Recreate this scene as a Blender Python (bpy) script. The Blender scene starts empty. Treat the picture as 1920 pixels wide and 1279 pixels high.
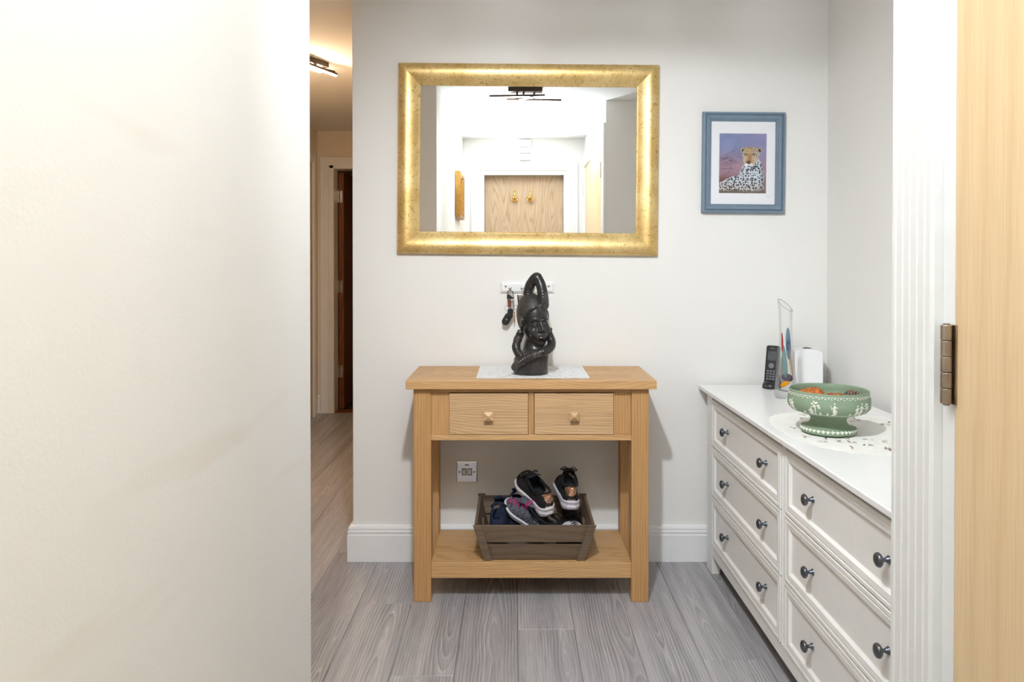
import bpy, bmesh, math, random
import numpy as np
from mathutils import Vector, Matrix, Euler, noise as mnoise
from itertools import product
random.seed(7)
SC = bpy.context.scene
C = SC.collection
PI = math.pi

def lin(c):
    return tuple(((x/255)/12.92 if x/255 <= .04045 else ((x/255+.055)/1.055)**2.4) for x in c) + (1,)

# ------------------------------------------------------------------ camera, world, lights, exposure
cam = bpy.data.cameras.new('camera'); camo = bpy.data.objects.new('camera', cam); C.objects.link(camo)
camo.location = (0, 0, 1.22)
camo.rotation_euler = (math.radians(89.5), 0, 0)
cam.sensor_width = 36; cam.lens = 1393/1920*36
cam.shift_x = -5/1920; cam.shift_y = -132.5/1920
cam.clip_start = .02
SC.camera = camo
w = bpy.data.worlds.new('world'); SC.world = w; w.use_nodes = True
w.node_tree.nodes['Background'].inputs[0].default_value = (.6, .7, .9, 1)
w.node_tree.nodes['Background'].inputs[1].default_value = .2
SC.view_settings.view_transform = 'Standard'; SC.view_settings.look = 'None'
SC.view_settings.gamma = 1; SC.view_settings.use_curve_mapping = False
SC.view_settings.exposure = 0.18
BAR = 26.0        # emission of the hall lamp bars
BAR2 = 240.0        # emission of the passage lamp bars
# photographer's flash held above the camera, aimed at the ceiling (bounce flash)
fl = bpy.data.lights.new('bounce_flash', 'SPOT'); fl.energy = 245; fl.spot_size = math.radians(108); fl.spot_blend = 1
fl.shadow_soft_size = .04; fl.color = (.82, .915, 1)
flo = bpy.data.objects.new('bounce_flash', fl); C.objects.link(flo)
flo.location = (.0, .35, 1.42)
flo.rotation_euler = (Vector((.0, .52, 2.303))-flo.location).to_track_quat('-Z', 'Y').to_euler()

# added fill spot, no real fixture, under the entrance ceiling, aimed down the hall
f2 = bpy.data.lights.new('hall_fill_spot', 'SPOT'); f2.energy = 108; f2.spot_size = math.radians(98); f2.spot_blend = 1.0
f2.shadow_soft_size = .036; f2.color = (.89, .945, 1)
f2o = bpy.data.objects.new('hall_fill_spot', f2); C.objects.link(f2o)
f2o.location = (-.08, .98, 2.262)
f2o.rotation_euler = (Vector((.42, 3.0, .72))-f2o.location).to_track_quat('-Z', 'Y').to_euler()

# ------------------------------------------------------------------ materials
def new_mat(name):
    m = bpy.data.materials.new(name); m.use_nodes = True
    nt = m.node_tree; b = nt.nodes['Principled BSDF']
    return m, nt, b
def N(nt, t, **kw):
    n = nt.nodes.new(t)
    for k, v in kw.items(): setattr(n, k, v)
    return n
def mth(nt, op, a, b=None, c=None):
    n = N(nt, 'ShaderNodeMath', operation=op)
    for i, v in enumerate((a, b, c)):
        if v is None: continue
        if isinstance(v, (int, float)): n.inputs[i].default_value = v
        else: nt.links.new(v, n.inputs[i])
    return n.outputs[0]
def ramp(nt, fac, stops, interp='LINEAR'):
    r = N(nt, 'ShaderNodeValToRGB'); cr = r.color_ramp; cr.interpolation = interp
    while len(cr.elements) < len(stops): cr.elements.new(.5)
    for e, (p, c) in zip(cr.elements, stops): e.position = p; e.color = c
    nt.links.new(fac, r.inputs[0]); return r.outputs[0]
def mix(nt, fac, a, b, mode='MIX'):
    n = N(nt, 'ShaderNodeMix', data_type='RGBA', blend_type=mode)
    for i, v in ((0, fac), (6, a), (7, b)):
        if isinstance(v, (int, float)): n.inputs[i].default_value = v
        elif isinstance(v, tuple): n.inputs[i].default_value = v
        else: nt.links.new(v, n.inputs[i])
    return n.outputs[2]
def noise(nt, vec, scale, detail=3, rough=.5):
    n = N(nt, 'ShaderNodeTexNoise'); n.inputs['Scale'].default_value = scale
    n.inputs['Detail'].default_value = detail; n.inputs['Roughness'].default_value = rough
    if vec is not None: nt.links.new(vec, n.inputs['Vector'])
    return n.outputs['Fac']
def comb(nt, x, y, z):
    n = N(nt, 'ShaderNodeCombineXYZ')
    for i, v in enumerate((x, y, z)):
        if isinstance(v, (int, float)): n.inputs[i].default_value = v
        else: nt.links.new(v, n.inputs[i])
    return n.outputs[0]
def bump(nt, b, h, strength=.2, dist=.001):
    n = N(nt, 'ShaderNodeBump'); n.inputs['Strength'].default_value = strength; n.inputs['Distance'].default_value = dist
    nt.links.new(h, n.inputs['Height']); nt.links.new(n.outputs[0], b.inputs['Normal'])

def simple(name, col, rough=.5, metal=0, spec=.5, var=.05, nscale=30, bmp=0, bscale=200, coat=0):
    m, nt, b = new_mat(name)
    tc = N(nt, 'ShaderNodeTexCoord').outputs['Object']
    c = lin(col); f = noise(nt, tc, nscale)
    d = tuple(x*(1-var*2) for x in c[:3])+(1,); l = tuple(min(1, x*(1+var)) for x in c[:3])+(1,)
    nt.links.new(ramp(nt, f, [(.3, d), (.7, l)]), b.inputs['Base Color'])
    b.inputs['Roughness'].default_value = rough; b.inputs['Metallic'].default_value = metal
    b.inputs['Specular IOR Level'].default_value = spec
    if coat: b.inputs['Coat Weight'].default_value = coat; b.inputs['Coat Roughness'].default_value = .1
    if bmp: bump(nt, b, noise(nt, tc, bscale, 4), bmp, .001)
    return m

def wood(name, light, mid, dark, axis='X', freq=70, amp=.08, along=1.1, across=3.5, rough=.45, fibre=.25, ringmix=.6,
         spread=.25, depth=.06, tone=.12, bands=0, stops=None, spec=.4):
    m, nt, b = new_mat(name)
    sep = N(nt, 'ShaderNodeSeparateXYZ'); nt.links.new(N(nt, 'ShaderNodeTexCoord').outputs['Object'], sep.inputs[0])
    X, Y, Z = sep.outputs
    u, v, ww = {'X': (X, Y, Z), 'Y': (Y, X, Z), 'Z': (Z, X, Y)}[axis]
    rnd = N(nt, 'ShaderNodeObjectInfo').outputs['Random']
    r37 = mth(nt, 'MULTIPLY', rnd, 37.7)
    uo = mth(nt, 'ADD', u, r37)
    pv = comb(nt, mth(nt, 'MULTIPLY', uo, along), mth(nt, 'MULTIPLY', v, across), mth(nt, 'ADD', mth(nt, 'MULTIPLY', ww, across), r37))
    nA = noise(nt, pv, 1.0, 2.5, .45)
    c1 = mth(nt, 'SUBTRACT', mth(nt, 'FRACT', mth(nt, 'MULTIPLY', rnd, 13.3)), .5)
    dv = mth(nt, 'ADD', v, mth(nt, 'MULTIPLY', c1, spread))
    dw = mth(nt, 'ADD', mth(nt, 'ADD', ww, depth), mth(nt, 'MULTIPLY', mth(nt, 'SUBTRACT', nA, .5), amp*6))
    r = mth(nt, 'SQRT', mth(nt, 'ADD', mth(nt, 'MULTIPLY', dv, dv), mth(nt, 'MULTIPLY', dw, dw)))
    fine = noise(nt, comb(nt, mth(nt, 'MULTIPLY', uo, 4), mth(nt, 'MULTIPLY', v, 30), mth(nt, 'MULTIPLY', ww, 30)), 1.0, 2)
    ring = mth(nt, 'FRACT', mth(nt, 'ADD', mth(nt, 'MULTIPLY', r, freq), mth(nt, 'MULTIPLY', fine, .5)))
    L, M, D = lin(light), lin(mid), lin(dark)
    rc = ramp(nt, ring, stops or [(0, D), (.12, M), (.5, L), (.8, M), (1, D)])
    base = ramp(nt, nA, [(.3, L), (.7, M)])
    rm = ringmix
    if bands:
        bn = noise(nt, comb(nt, mth(nt, 'MULTIPLY', uo, .8), mth(nt, 'MULTIPLY', v, 9), mth(nt, 'ADD', ww, r37)), 1.0, 3)
        rm = mth(nt, 'MULTIPLY', ramp(nt, bn, [(.36, (.18, .18, .18, 1)), (.62, (1, 1, 1, 1))]), ringmix)
    col = mix(nt, rm, base, rc)
    if bands:
        b2 = noise(nt, comb(nt, mth(nt, 'MULTIPLY', uo, 1.1), mth(nt, 'MULTIPLY', v, 26), mth(nt, 'ADD', ww, r37)), 1.0, 3)
        col = mix(nt, 1.0, col, ramp(nt, b2, [(.3, (1-bands, 1-bands, 1-bands*.9, 1)), (.65, (1, 1, 1, 1))]), 'MULTIPLY')
        b3 = noise(nt, comb(nt, mth(nt, 'MULTIPLY', uo, 2.2), mth(nt, 'MULTIPLY', v, 8), r37), 1.0, 2)
        col = mix(nt, 1.0, col, ramp(nt, b3, [(.60, (1, 1, 1, 1)), (.75, (1, .93, .89, 1))]), 'MULTIPLY')
    fb = noise(nt, comb(nt, mth(nt, 'MULTIPLY', uo, 7), mth(nt, 'MULTIPLY', v, 420), mth(nt, 'MULTIPLY', ww, 420)), 1.0, 3, .6)
    fb2 = ramp(nt, fb, [(.35, (1-fibre,)*3+(1,)), (.6, (1, 1, 1, 1))])
    col = mix(nt, 1.0, col, fb2, 'MULTIPLY')
    tn = ramp(nt, mth(nt, 'FRACT', mth(nt, 'MULTIPLY', rnd, 7.1)), [(0, (1-tone, 1-tone, 1-tone, 1)), (1, (1, 1, 1, 1))])
    col = mix(nt, 1.0, col, tn, 'MULTIPLY')
    nt.links.new(col, b.inputs['Base Color'])
    b.inputs['Roughness'].default_value = rough; b.inputs['Specular IOR Level'].default_value = spec
    bump(nt, b, fb, .12, .0006)
    return m

def wall_mat(name, col, bs=.35, smudge=False):
    m, nt, b = new_mat(name)
    tc = N(nt, 'ShaderNodeTexCoord').outputs['Object']
    c = lin(col)
    f = noise(nt, tc, 1.7, 4)
    cc = ramp(nt, f, [(.3, tuple(x*.975 for x in c[:3])+(1,)), (.7, c)])
    if smudge:
        mp = N(nt, 'ShaderNodeMapping'); mp.inputs['Rotation'].default_value = (.7, 0, 0); mp.inputs['Scale'].default_value = (1, 1.2, 9)
        nt.links.new(tc, mp.inputs[0])
        s = ramp(nt, noise(nt, mp.outputs[0], 1.3, 3), [(.62, (1, 1, 1, 1)), (.74, (.965, .945, .92, 1))])
        cc = mix(nt, 1.0, cc, s, 'MULTIPLY')
    nt.links.new(cc, b.inputs['Base Color'])
    b.inputs['Roughness'].default_value = .75; b.inputs['Specular IOR Level'].default_value = .25
    bump(nt, b, noise(nt, tc, 160, 3), bs, .0008)
    return m

M = {}
M['wall'] = wall_mat('wall_paint', (243, 241, 237))
M['walls'] = wall_mat('marked_wall_paint', (243, 241, 237), smudge=True)
M['wall2'] = wall_mat('passage_paint', (236, 224, 205))
M['ceil'] = wall_mat('ceiling_paint', (244, 243, 240), .2)
M['white'] = simple('white_gloss_paint', (243, 243, 242), .32, var=.01)
M['chest'] = simple('cream_white_lacquer', (241, 239, 235), .35, var=.01)
M['top'] = simple('white_lacquer_top', (244, 243, 241), .25, var=.01)
OAK = dict(light=(228, 184, 132), mid=(216, 168, 112), dark=(192, 142, 88), ringmix=.5, across=2, amp=.06)
M['oakx'] = wood('oak_x', axis='X', freq=120, **OAK)
M['oaky'] = wood('oak_y', axis='Y', freq=120, **OAK)
M['oakz'] = wood('oak_z', light=(220, 172, 118), mid=(208, 158, 102), dark=(184, 132, 80), axis='Z', freq=95, amp=.03, ringmix=.45, fibre=.2)
M['oakpale'] = wood('oak_pale', light=(236, 200, 156), mid=(222, 178, 128), dark=(200, 152, 104), axis='X', freq=110, amp=.06, across=2, ringmix=.65, tone=.16, spread=.12)
M['floor'] = wood('grey_floor_wood', light=(212, 209, 209), mid=(194, 190, 190), dark=(156, 152, 153), axis='Y', freq=100, amp=.05, along=.85,
    across=1.6, rough=.42, fibre=.3, ringmix=.85, spread=.15, depth=.0, tone=.12, spec=.45, bands=.3,
    stops=[(0, lin((228, 225, 225))), (.14, lin((198, 193, 192))), (.55, lin((180, 175, 175))), (.86, lin((146, 142, 144))), (1, lin((228, 225, 225)))])
M['maple'] = wood('maple_veneer', light=(240, 212, 170), mid=(234, 202, 156), dark=(220, 184, 136), axis='Z', freq=24, amp=.02, along=.8, across=2, fibre=.10, ringmix=.35, rough=.4, tone=0)
M['ash'] = wood('ash_veneer', light=(216, 190, 160), mid=(203, 174, 142), dark=(172, 140, 108), axis='Z', freq=60, amp=.10, along=.55, across=4.5, fibre=.2, ringmix=.6, rough=.45, tone=0)
M['redoak'] = wood('stained_oak', light=(150, 88, 44), mid=(128, 70, 34), dark=(90, 46, 22), axis='Z', freq=60, amp=.03)
M['crate'] = wood('stained_crate_wood', light=(132, 112, 92), mid=(116, 97, 78), dark=(88, 72, 56), axis='X', freq=60, amp=.04, fibre=.2, ringmix=.4, rough=.6, tone=.1)
M['gap'] = simple('dark_gap', (60, 55, 52), .9)
M['steel'] = simple('brushed_steel', (190, 186, 182), .28, 1, var=.08)
M['hinge'] = simple('brushed_hinge_steel', (176, 164, 152), .3, 1, var=.1)
M['chrome'] = simple('polished_chrome', (215, 215, 218), .12, 1, var=.02)
M['brass'] = simple('brass', (222, 178, 92), .25, 1, var=.05)
M['pewter'] = simple('dark_pewter', (112, 116, 124), .3, .9, var=.1)
M['black'] = simple('black_plastic', (34, 35, 38), .35)
M['blackfab'] = simple('black_mesh_fabric', (24, 25, 28), .8, bmp=.8, bscale=500, var=.3)
M['navy'] = simple('navy_suede', (27, 38, 66), .85, bmp=.5, bscale=500, var=.2)
M['rubber'] = simple('pale_lilac_rubber', (214, 208, 214), .6, var=.03)
M['lining'] = simple('dark_shoe_lining', (14, 16, 22), .95)
M['pink'] = simple('pink_lace', (205, 50, 128), .7)
M['greyplastic'] = simple('grey_plastic', (120, 124, 130), .4)
M['screenm'] = simple('phone_screen', (86, 90, 94), .2)
M['whiteplastic'] = simple('white_plastic', (243, 243, 243), .4, var=.01)
M['brownmetal'] = simple('bronze_fixture', (70, 56, 50), .4, .6)
M['blueframe'] = simple('blue_grey_paint', (118, 138, 156), .4, var=.03)
M['mat'] = simple('white_card', (238, 238, 242), .8, var=.005)
M['goldleaf'] = simple('gold_frame', (178, 134, 66), .35, .5, var=.1)
M['canvas'] = simple('painting_canvas', (150, 120, 90), .6, var=.4, nscale=12)
M['sage'] = simple('sage_green_stoneware', (136, 156, 130), .62, var=.04, nscale=8)
M['relief'] = simple('white_relief', (226, 228, 214), .65, var=.03)
M['orange'] = simple('dried_orange', (196, 112, 44), .7, var=.35, nscale=90, bmp=.6, bscale=300)
M['orangepeel'] = simple('dried_peel', (168, 84, 34), .6, var=.3, nscale=60)
M['cone'] = simple('pine_cone_brown', (92, 64, 52), .7, var=.4, nscale=80)
M['conetip'] = simple('pine_cone_tip', (140, 116, 98), .7, var=.3)
M['lace'] = simple('white_cotton', (240, 240, 240), .9, var=.02, bmp=.5, bscale=600)
M['cream'] = simple('cream_cotton', (244, 242, 236), .9, var=.02, bmp=.5, bscale=600)
M['thread'] = simple('gold_grey_thread', (196, 184, 150), .8)
M['redthread'] = simple('burgundy_thread', (140, 52, 66), .8)
M['darkhole'] = simple('lace_grey_thread', (150, 148, 142), .9)
M['leather'] = simple('brown_pattern_leather', (132, 74, 60), .6, var=.5, nscale=300)

def emis(name, col, s):
    m, nt, b = new_mat(name)
    b.inputs['Emission Color'].default_value = col; b.inputs['Emission Strength'].default_value = s
    return m
M['bar'] = emis('led_bar', (1, .90, .78, 1), BAR)
M['bar2'] = emis('led_bar_passage', (1, .74, .50, 1), BAR2)

m, nt, b = new_mat('mirror_glass'); b.inputs['Base Color'].default_value = (.93, .94, .93, 1); b.inputs['Metallic'].default_value = 1; b.inputs['Roughness'].default_value = .004
M['mirror'] = m
# gold crackle frame
m, nt, b = new_mat('gold_crackle')
tc = N(nt, 'ShaderNodeTexCoord').outputs['Object']
vor = N(nt, 'ShaderNodeTexVoronoi', feature='DISTANCE_TO_EDGE'); vor.inputs['Scale'].default_value = 46
nv = N(nt, 'ShaderNodeTexNoise'); nv.inputs['Scale'].default_value = 14; nv.inputs['Detail'].default_value = 3
nt.links.new(tc, nv.inputs['Vector'])
va = N(nt, 'ShaderNodeVectorMath', operation='MULTIPLY_ADD'); va.inputs[1].default_value = (.12, .12, .12)
nt.links.new(nv.outputs['Color'], va.inputs[0]); nt.links.new(tc, va.inputs[2]); nt.links.new(va.outputs[0], vor.inputs['Vector'])
cr = ramp(nt, vor.outputs['Distance'], [(0, (.52, .42, .28, 1)), (.05, (1, 1, 1, 1))])
msk = ramp(nt, noise(nt, tc, 60, 2), [(.44, (1, 1, 1, 1)), (.54, (0, 0, 0, 1))])
cr = mix(nt, msk, cr, (1, 1, 1, 1))
bs = ramp(nt, noise(nt, tc, 9, 4), [(.3, lin((212, 176, 108))), (.7, lin((240, 213, 152)))])
nt.links.new(mix(nt, 1, bs, cr, 'MULTIPLY'), b.inputs['Base Color'])
b.inputs['Metallic'].default_value = .6; b.inputs['Roughness'].default_value = .36
M['gold'] = m
# carved black stone
m, nt, b = new_mat('carved_dark_stone')
tc = N(nt, 'ShaderNodeTexCoord').outputs['Object']
f = noise(nt, tc, 22, 4)
c0 = ramp(nt, f, [(.3, lin((30, 29, 29))), (.6, lin((54, 51, 50))), (.8, lin((88, 74, 64)))])
mp = N(nt, 'ShaderNodeMapping'); mp.inputs['Scale'].default_value = (14, 14, 2.2); nt.links.new(tc, mp.inputs[0])
st = ramp(nt, noise(nt, mp.outputs[0], 2.4, 4), [(.62, (0, 0, 0, 1)), (.68, (1, 1, 1, 1))])
nt.links.new(mix(nt, mth(nt, 'MULTIPLY', st, .35), c0, lin((120, 118, 116))), b.inputs['Base Color'])
b.inputs['Roughness'].default_value = .28
bump(nt, b, noise(nt, tc, 260, 3), .25, .0006)
M['stone'] = m
m, nt, b = new_mat('carved_rough_stone')
tc = N(nt, 'ShaderNodeTexCoord').outputs['Object']
nt.links.new(ramp(nt, noise(nt, tc, 30, 4), [(.3, lin((40, 38, 37))), (.7, lin((74, 68, 64)))]), b.inputs['Base Color'])
b.inputs['Roughness'].default_value = .55
bump(nt, b, noise(nt, tc, 240, 3), .4, .0008)
M['stonematt'] = m
# glass
m, nt, b = new_mat('clear_glass'); nt.nodes.remove(b)
lw = N(nt, 'ShaderNodeLayerWeight'); lw.inputs['Blend'].default_value = .35
tr = N(nt, 'ShaderNodeBsdfTransparent'); gl = N(nt, 'ShaderNodeBsdfGlossy'); gl.inputs['Roughness'].default_value = .03
nt.links.new(ramp(nt, lw.outputs['Facing'], [(.0, (.992, .995, .995, 1)), (.7, (.96, .97, .97, 1)), (.93, (.80, .82, .83, 1)), (1, (.55, .57, .58, 1))]), tr.inputs['Color'])
mx = N(nt, 'ShaderNodeMixShader'); nt.links.new(mth(nt, 'MULTIPLY', lw.outputs['Fresnel'], .4), mx.inputs[0]); nt.links.new(tr.outputs[0], mx.inputs[1]); nt.links.new(gl.outputs[0], mx.inputs[2])
nt.links.new(mx.outputs[0], nt.nodes['Material Output'].inputs['Surface']); M['glass'] = m
M['glassrim'] = simple('glass_rim', (168, 166, 160), .15)
def tint(name, col, tr=.5):
    m, nt, b = new_mat(name); b.inputs['Base Color'].default_value = lin(col); b.inputs['Roughness'].default_value = .15
    b.inputs['Transmission Weight'].default_value = tr; b.inputs['IOR'].default_value = 1.1; return m
M['gred'] = tint('red_enamel', (196, 70, 66), .2); M['gblue'] = tint('blue_enamel', (146, 172, 194), .5); M['gdblue'] = tint('dark_blue_enamel', (88, 112, 148), .3)
M['gteal'] = tint('teal_enamel', (148, 178, 176), .4); M['gorange'] = tint('orange_enamel', (244, 168, 40), .2); M['gpeach'] = tint('peach_enamel', (232, 202, 166), .4)
M['gpurple'] = tint('purple_enamel', (116, 104, 116), .3)
# knit
m, nt, b = new_mat('grey_knit')
tc = N(nt, 'ShaderNodeTexCoord').outputs['Object']
wv = N(nt, 'ShaderNodeTexWave', wave_type='BANDS', bands_direction='Y'); wv.inputs['Scale'].default_value = 60; wv.inputs['Distortion'].default_value = 9
wv.inputs['Detail'].default_value = 3; wv.inputs['Detail Scale'].default_value = 4
nt.links.new(tc, wv.inputs['Vector'])
nt.links.new(ramp(nt, wv.outputs['Fac'], [(.35, lin((26, 28, 38))), (.75, lin((122, 122, 134)))]), b.inputs['Base Color'])
b.inputs['Roughness'].default_value = .85; M['knit'] = m
m, nt, b = new_mat('rose_gold_foil')
tc = N(nt, 'ShaderNodeTexCoord').outputs['Object']
nt.links.new(ramp(nt, noise(nt, tc, 60, 3), [(.35, lin((206, 138, 104))), (.7, lin((255, 222, 196)))]), b.inputs['Base Color'])
b.inputs['Metallic'].default_value = .85; b.inputs['Roughness'].default_value = .22
bump(nt, b, noise(nt, tc, 180, 3), .8, .002); M['rose'] = m

# ------------------------------------------------------------------ object helpers
def wl(p):
    v = Vector((0, 0, 0))
    while p is not None:
        v += p.location; p = p.parent
    return v
def link(name, me, mat, parent=None):
    o = bpy.data.objects.new(name, me); C.objects.link(o)
    if mat is not None and not me.materials: me.materials.append(M[mat] if isinstance(mat, str) else mat)
    if parent is not None: o.parent = parent
    return o
def mesh(name, V, F, mat, parent=None, smooth=False, world=True, bevel=0, recalc=True, seg=2):
    if world and parent is not None:
        off = wl(parent); V = [(v[0]-off.x, v[1]-off.y, v[2]-off.z) for v in V]
    me = bpy.data.meshes.new(name); me.from_pydata([tuple(v) for v in V], [], [tuple(f) for f in F])
    if recalc:
        bm = bmesh.new(); bm.from_mesh(me); bmesh.ops.recalc_face_normals(bm, faces=bm.faces); bm.to_mesh(me); bm.free()
    if smooth: me.polygons.foreach_set('use_smooth', [True]*len(me.polygons))
    me.update()
    o = link(name, me, mat, parent)
    if bevel:
        b = o.modifiers.new('bevel', 'BEVEL'); b.width = bevel; b.segments = seg; b.limit_method = 'ANGLE'; b.angle_limit = .6
    return o
BF = [(0, 1, 3, 2), (4, 6, 7, 5), (0, 4, 5, 1), (2, 3, 7, 6), (0, 2, 6, 4), (1, 5, 7, 3)]
def bxv(lo, hi): return [(x, y, z) for x in (lo[0], hi[0]) for y in (lo[1], hi[1]) for z in (lo[2], hi[2])]
class MB:
    def __init__(s): s.V = []; s.F = []
    def add(s, V, F):
        n = len(s.V); s.V += [tuple(v) for v in V]; s.F += [tuple(i+n for i in f) for f in F]; return s
    def box(s, lo, hi): return s.add(bxv(lo, hi), BF)
    def build(s, name, mat, parent=None, **k): return mesh(name, s.V, s.F, mat, parent, **k)
def box(name, lo, hi, mat, parent=None, bevel=.0015, **k):
    return mesh(name, bxv(lo, hi), BF, mat, parent, bevel=bevel, **k)
def lathe(prof, n=32, closed=False):
    V = []; F = []
    for r, z in prof:
        for i in range(n):
            a = 2*PI*i/n; V.append((r*math.cos(a), r*math.sin(a), z))
    for j in range(len(prof)-1):
        for i in range(n):
            F.append((j*n+i, j*n+(i+1) % n, (j+1)*n+(i+1) % n, (j+1)*n+i))
    if closed:
        j = len(prof)-1
        for i in range(n): F.append((j*n+i, j*n+(i+1) % n, (i+1) % n, i))
    else:
        F.append(tuple(range(n))); F.append(tuple((len(prof)-1)*n+i for i in range(n)))
    return V, F
def tube(pts, r, n=10, closed=False):
    P = [Vector(p) for p in pts]; V = []; F = []; m = len(P)
    up = Vector((0, 0, 1)); prev = None
    for i, p in enumerate(P):
        a = P[(i-1) % m] if (closed or i > 0) else p; b2 = P[(i+1) % m] if (closed or i < m-1) else p
        t = (b2-a).normalized()
        if prev is None:
            prev = t.orthogonal().normalized()
        prev = (prev - t*prev.dot(t)).normalized(); q = t.cross(prev)
        rr = r[i] if isinstance(r, (list, tuple)) else r
        for k in range(n):
            an = 2*PI*k/n; V.append(p + prev*rr*math.cos(an) + q*rr*math.sin(an))
    for i in range(m if closed else m-1):
        j = (i+1) % m
        for k in range(n): F.append((i*n+k, i*n+(k+1) % n, j*n+(k+1) % n, j*n+k))
    if not closed: F.append(tuple(range(n))); F.append(tuple((m-1)*n+k for k in range(n)))
    return V, F
def rings(u0, u1, v0, v1, prof, fn, cap=True):
    """nested rectangles: prof = (inset, depth) pairs; fn maps (u, v, depth) to space"""
    V = []; F = []
    for ins, d in prof:
        for (u, v) in ((u0+ins, v0+ins), (u1-ins, v0+ins), (u1-ins, v1-ins), (u0+ins, v1-ins)): V.append(fn(u, v, d))
    for j in range(len(prof)-1):
        for i in range(4): F.append((j*4+i, j*4+(i+1) % 4, (j+1)*4+(i+1) % 4, (j+1)*4+i))
    if cap: j = (len(prof)-1)*4; F.append((j, j+1, j+2, j+3))
    return V, F
def archi(name, u0, u1, H, prof, fn, parent=None, mat='white'):
    """door casing: left leg, head, right leg, mitred"""
    V = []; F = []
    for ins, d in prof:
        for (u, v) in ((u0+ins, 0), (u0+ins, H-ins), (u1-ins, H-ins), (u1-ins, 0)): V.append(fn(u, v, d))
    for j in range(len(prof)-1):
        for i in range(3): F.append((j*4+i, j*4+i+1, (j+1)*4+i+1, (j+1)*4+i))
    n = len(prof); F.append(tuple(j*4 for j in range(n))); F.append(tuple(j*4+3 for j in range(n)))
    return mesh(name, V, F, mat, parent)
def thing(name, label, cat, loc, rot=(0, 0, 0), group=None):
    o = bpy.data.objects.new(name, None); C.objects.link(o); o.empty_display_size = .05
    o.location = loc; o.rotation_euler = rot; tag(o, label, cat, group); return o
def tag(o, label, cat, group=None):
    o['label'] = label; o['category'] = cat
    if group: o['group'] = group
    return o
def S(o): o['kind'] = 'structure'; return o
def stuff(o): o['kind'] = 'stuff'; return o

# --- signed distance modelling (surface nets)
def grid(lo, hi, h):
    ax = [np.arange(lo[i], hi[i]+h, h) for i in range(3)]
    return np.meshgrid(*ax, indexing='ij')
def snets(Fv, lo, h):
    nx, ny, nz = Fv.shape; cn = list(product((0, 1), repeat=3))
    c = {q: Fv[q[0]:nx-1+q[0], q[1]:ny-1+q[1], q[2]:nz-1+q[2]] for q in cn}
    s = sum((c[q] < 0).astype(np.int8) for q in cn)
    act = (s > 0) & (s < 8); ii = np.argwhere(act); vals = {q: c[q][act] for q in cn}
    pos = np.zeros((len(ii), 3)); cnt = np.zeros(len(ii))
    for q in cn:
        for a in range(3):
            if q[a] == 0:
                q2 = tuple(1 if k == a else q[k] for k in range(3))
                fa, fb = vals[q], vals[q2]; mk = (fa < 0) != (fb < 0)
                t = np.where(mk, fa/np.where(mk, fa-fb, 1), 0)
                p = np.tile(np.array(q, float), (len(ii), 1)); p[:, a] += t
                pos[mk] += p[mk]; cnt[mk] += 1
    V = np.array(lo) + (ii + pos/cnt[:, None])*h
    idx = -np.ones(act.shape, int); idx[act] = np.arange(len(ii))
    Q = []
    sg = Fv < 0
    for a in range(3):
        b_, c_ = (a+1) % 3, (a+2) % 3
        sl0 = [slice(None)]*3; sl1 = [slice(None)]*3; sl0[a] = slice(0, -1); sl1[a] = slice(1, None)
        for k in (b_, c_): sl0[k] = slice(1, -1); sl1[k] = slice(1, -1)
        A = sg[tuple(sl0)]; B = sg[tuple(sl1)]
        for inv, mk in ((False, A & ~B), (True, B & ~A)):
            e = np.argwhere(mk); 
            if not len(e): continue
            e[:, b_] += 1; e[:, c_] += 1
            def at(db, dc):
                g = e.copy(); g[:, b_] -= db; g[:, c_] -= dc; return idx[g[:, 0], g[:, 1], g[:, 2]]
            q = np.stack([at(1, 1), at(0, 1), at(0, 0), at(1, 0)], 1)
            if inv: q = q[:, ::-1]
            Q.append(q)
    return V, np.concatenate(Q)
def sdf_obj(name, f, lo, hi, h, mat, parent=None):
    X, Y, Z = grid(lo, hi, h); V, Q = snets(f(X, Y, Z), lo, h)
    me = bpy.data.meshes.new(name); me.from_pydata(V.tolist(), [], Q.tolist())
    me.polygons.foreach_set('use_smooth', [True]*len(me.polygons)); me.update()
    return link(name, me, mat, parent)
def smin(a, b, k):
    h = np.clip(.5+.5*(b-a)/k, 0, 1); return b*(1-h)+a*h - k*h*(1-h)
def smax(a, b, k): return -smin(-a, -b, k)
def ell(X, Y, Z, c, r):
    k = np.sqrt(((X-c[0])/r[0])**2+((Y-c[1])/r[1])**2+((Z-c[2])/r[2])**2); return (k-1)*min(r)
def caps(X, Y, Z, pts, rad, k=0, ridge=None):
    out = None; L = 0
    for i in range(len(pts)-1):
        a = np.array(pts[i], float); b_ = np.array(pts[i+1], float); d = b_-a; l2 = (d**2).sum()
        t = np.clip(((X-a[0])*d[0]+(Y-a[1])*d[1]+(Z-a[2])*d[2])/l2, 0, 1)
        r = rad[i]+(rad[i+1]-rad[i])*t
        if ridge: r = r + ridge[1]*np.sin((L+t*math.sqrt(l2))*ridge[0])
        e = np.sqrt((X-a[0]-t*d[0])**2+(Y-a[1]-t*d[1])**2+(Z-a[2]-t*d[2])**2)-r
        out = e if out is None else np.minimum(out, e); L += math.sqrt(l2)
    return out
def spline(pts, n=6):
    P = [Vector(p) for p in pts]; P = [P[0]*2-P[1]]+P+[P[-1]*2-P[-2]]; out = []
    for i in range(1, len(P)-2):
        for k in range(n):
            t = k/n; a, b_, c_, d = P[i-1:i+3]
            out.append(.5*((2*b_)+(c_-a)*t+(2*a-5*b_+4*c_-d)*t*t+(3*b_-a-3*c_+d)*t**3))
    out.append(P[-2]); return out

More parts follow.
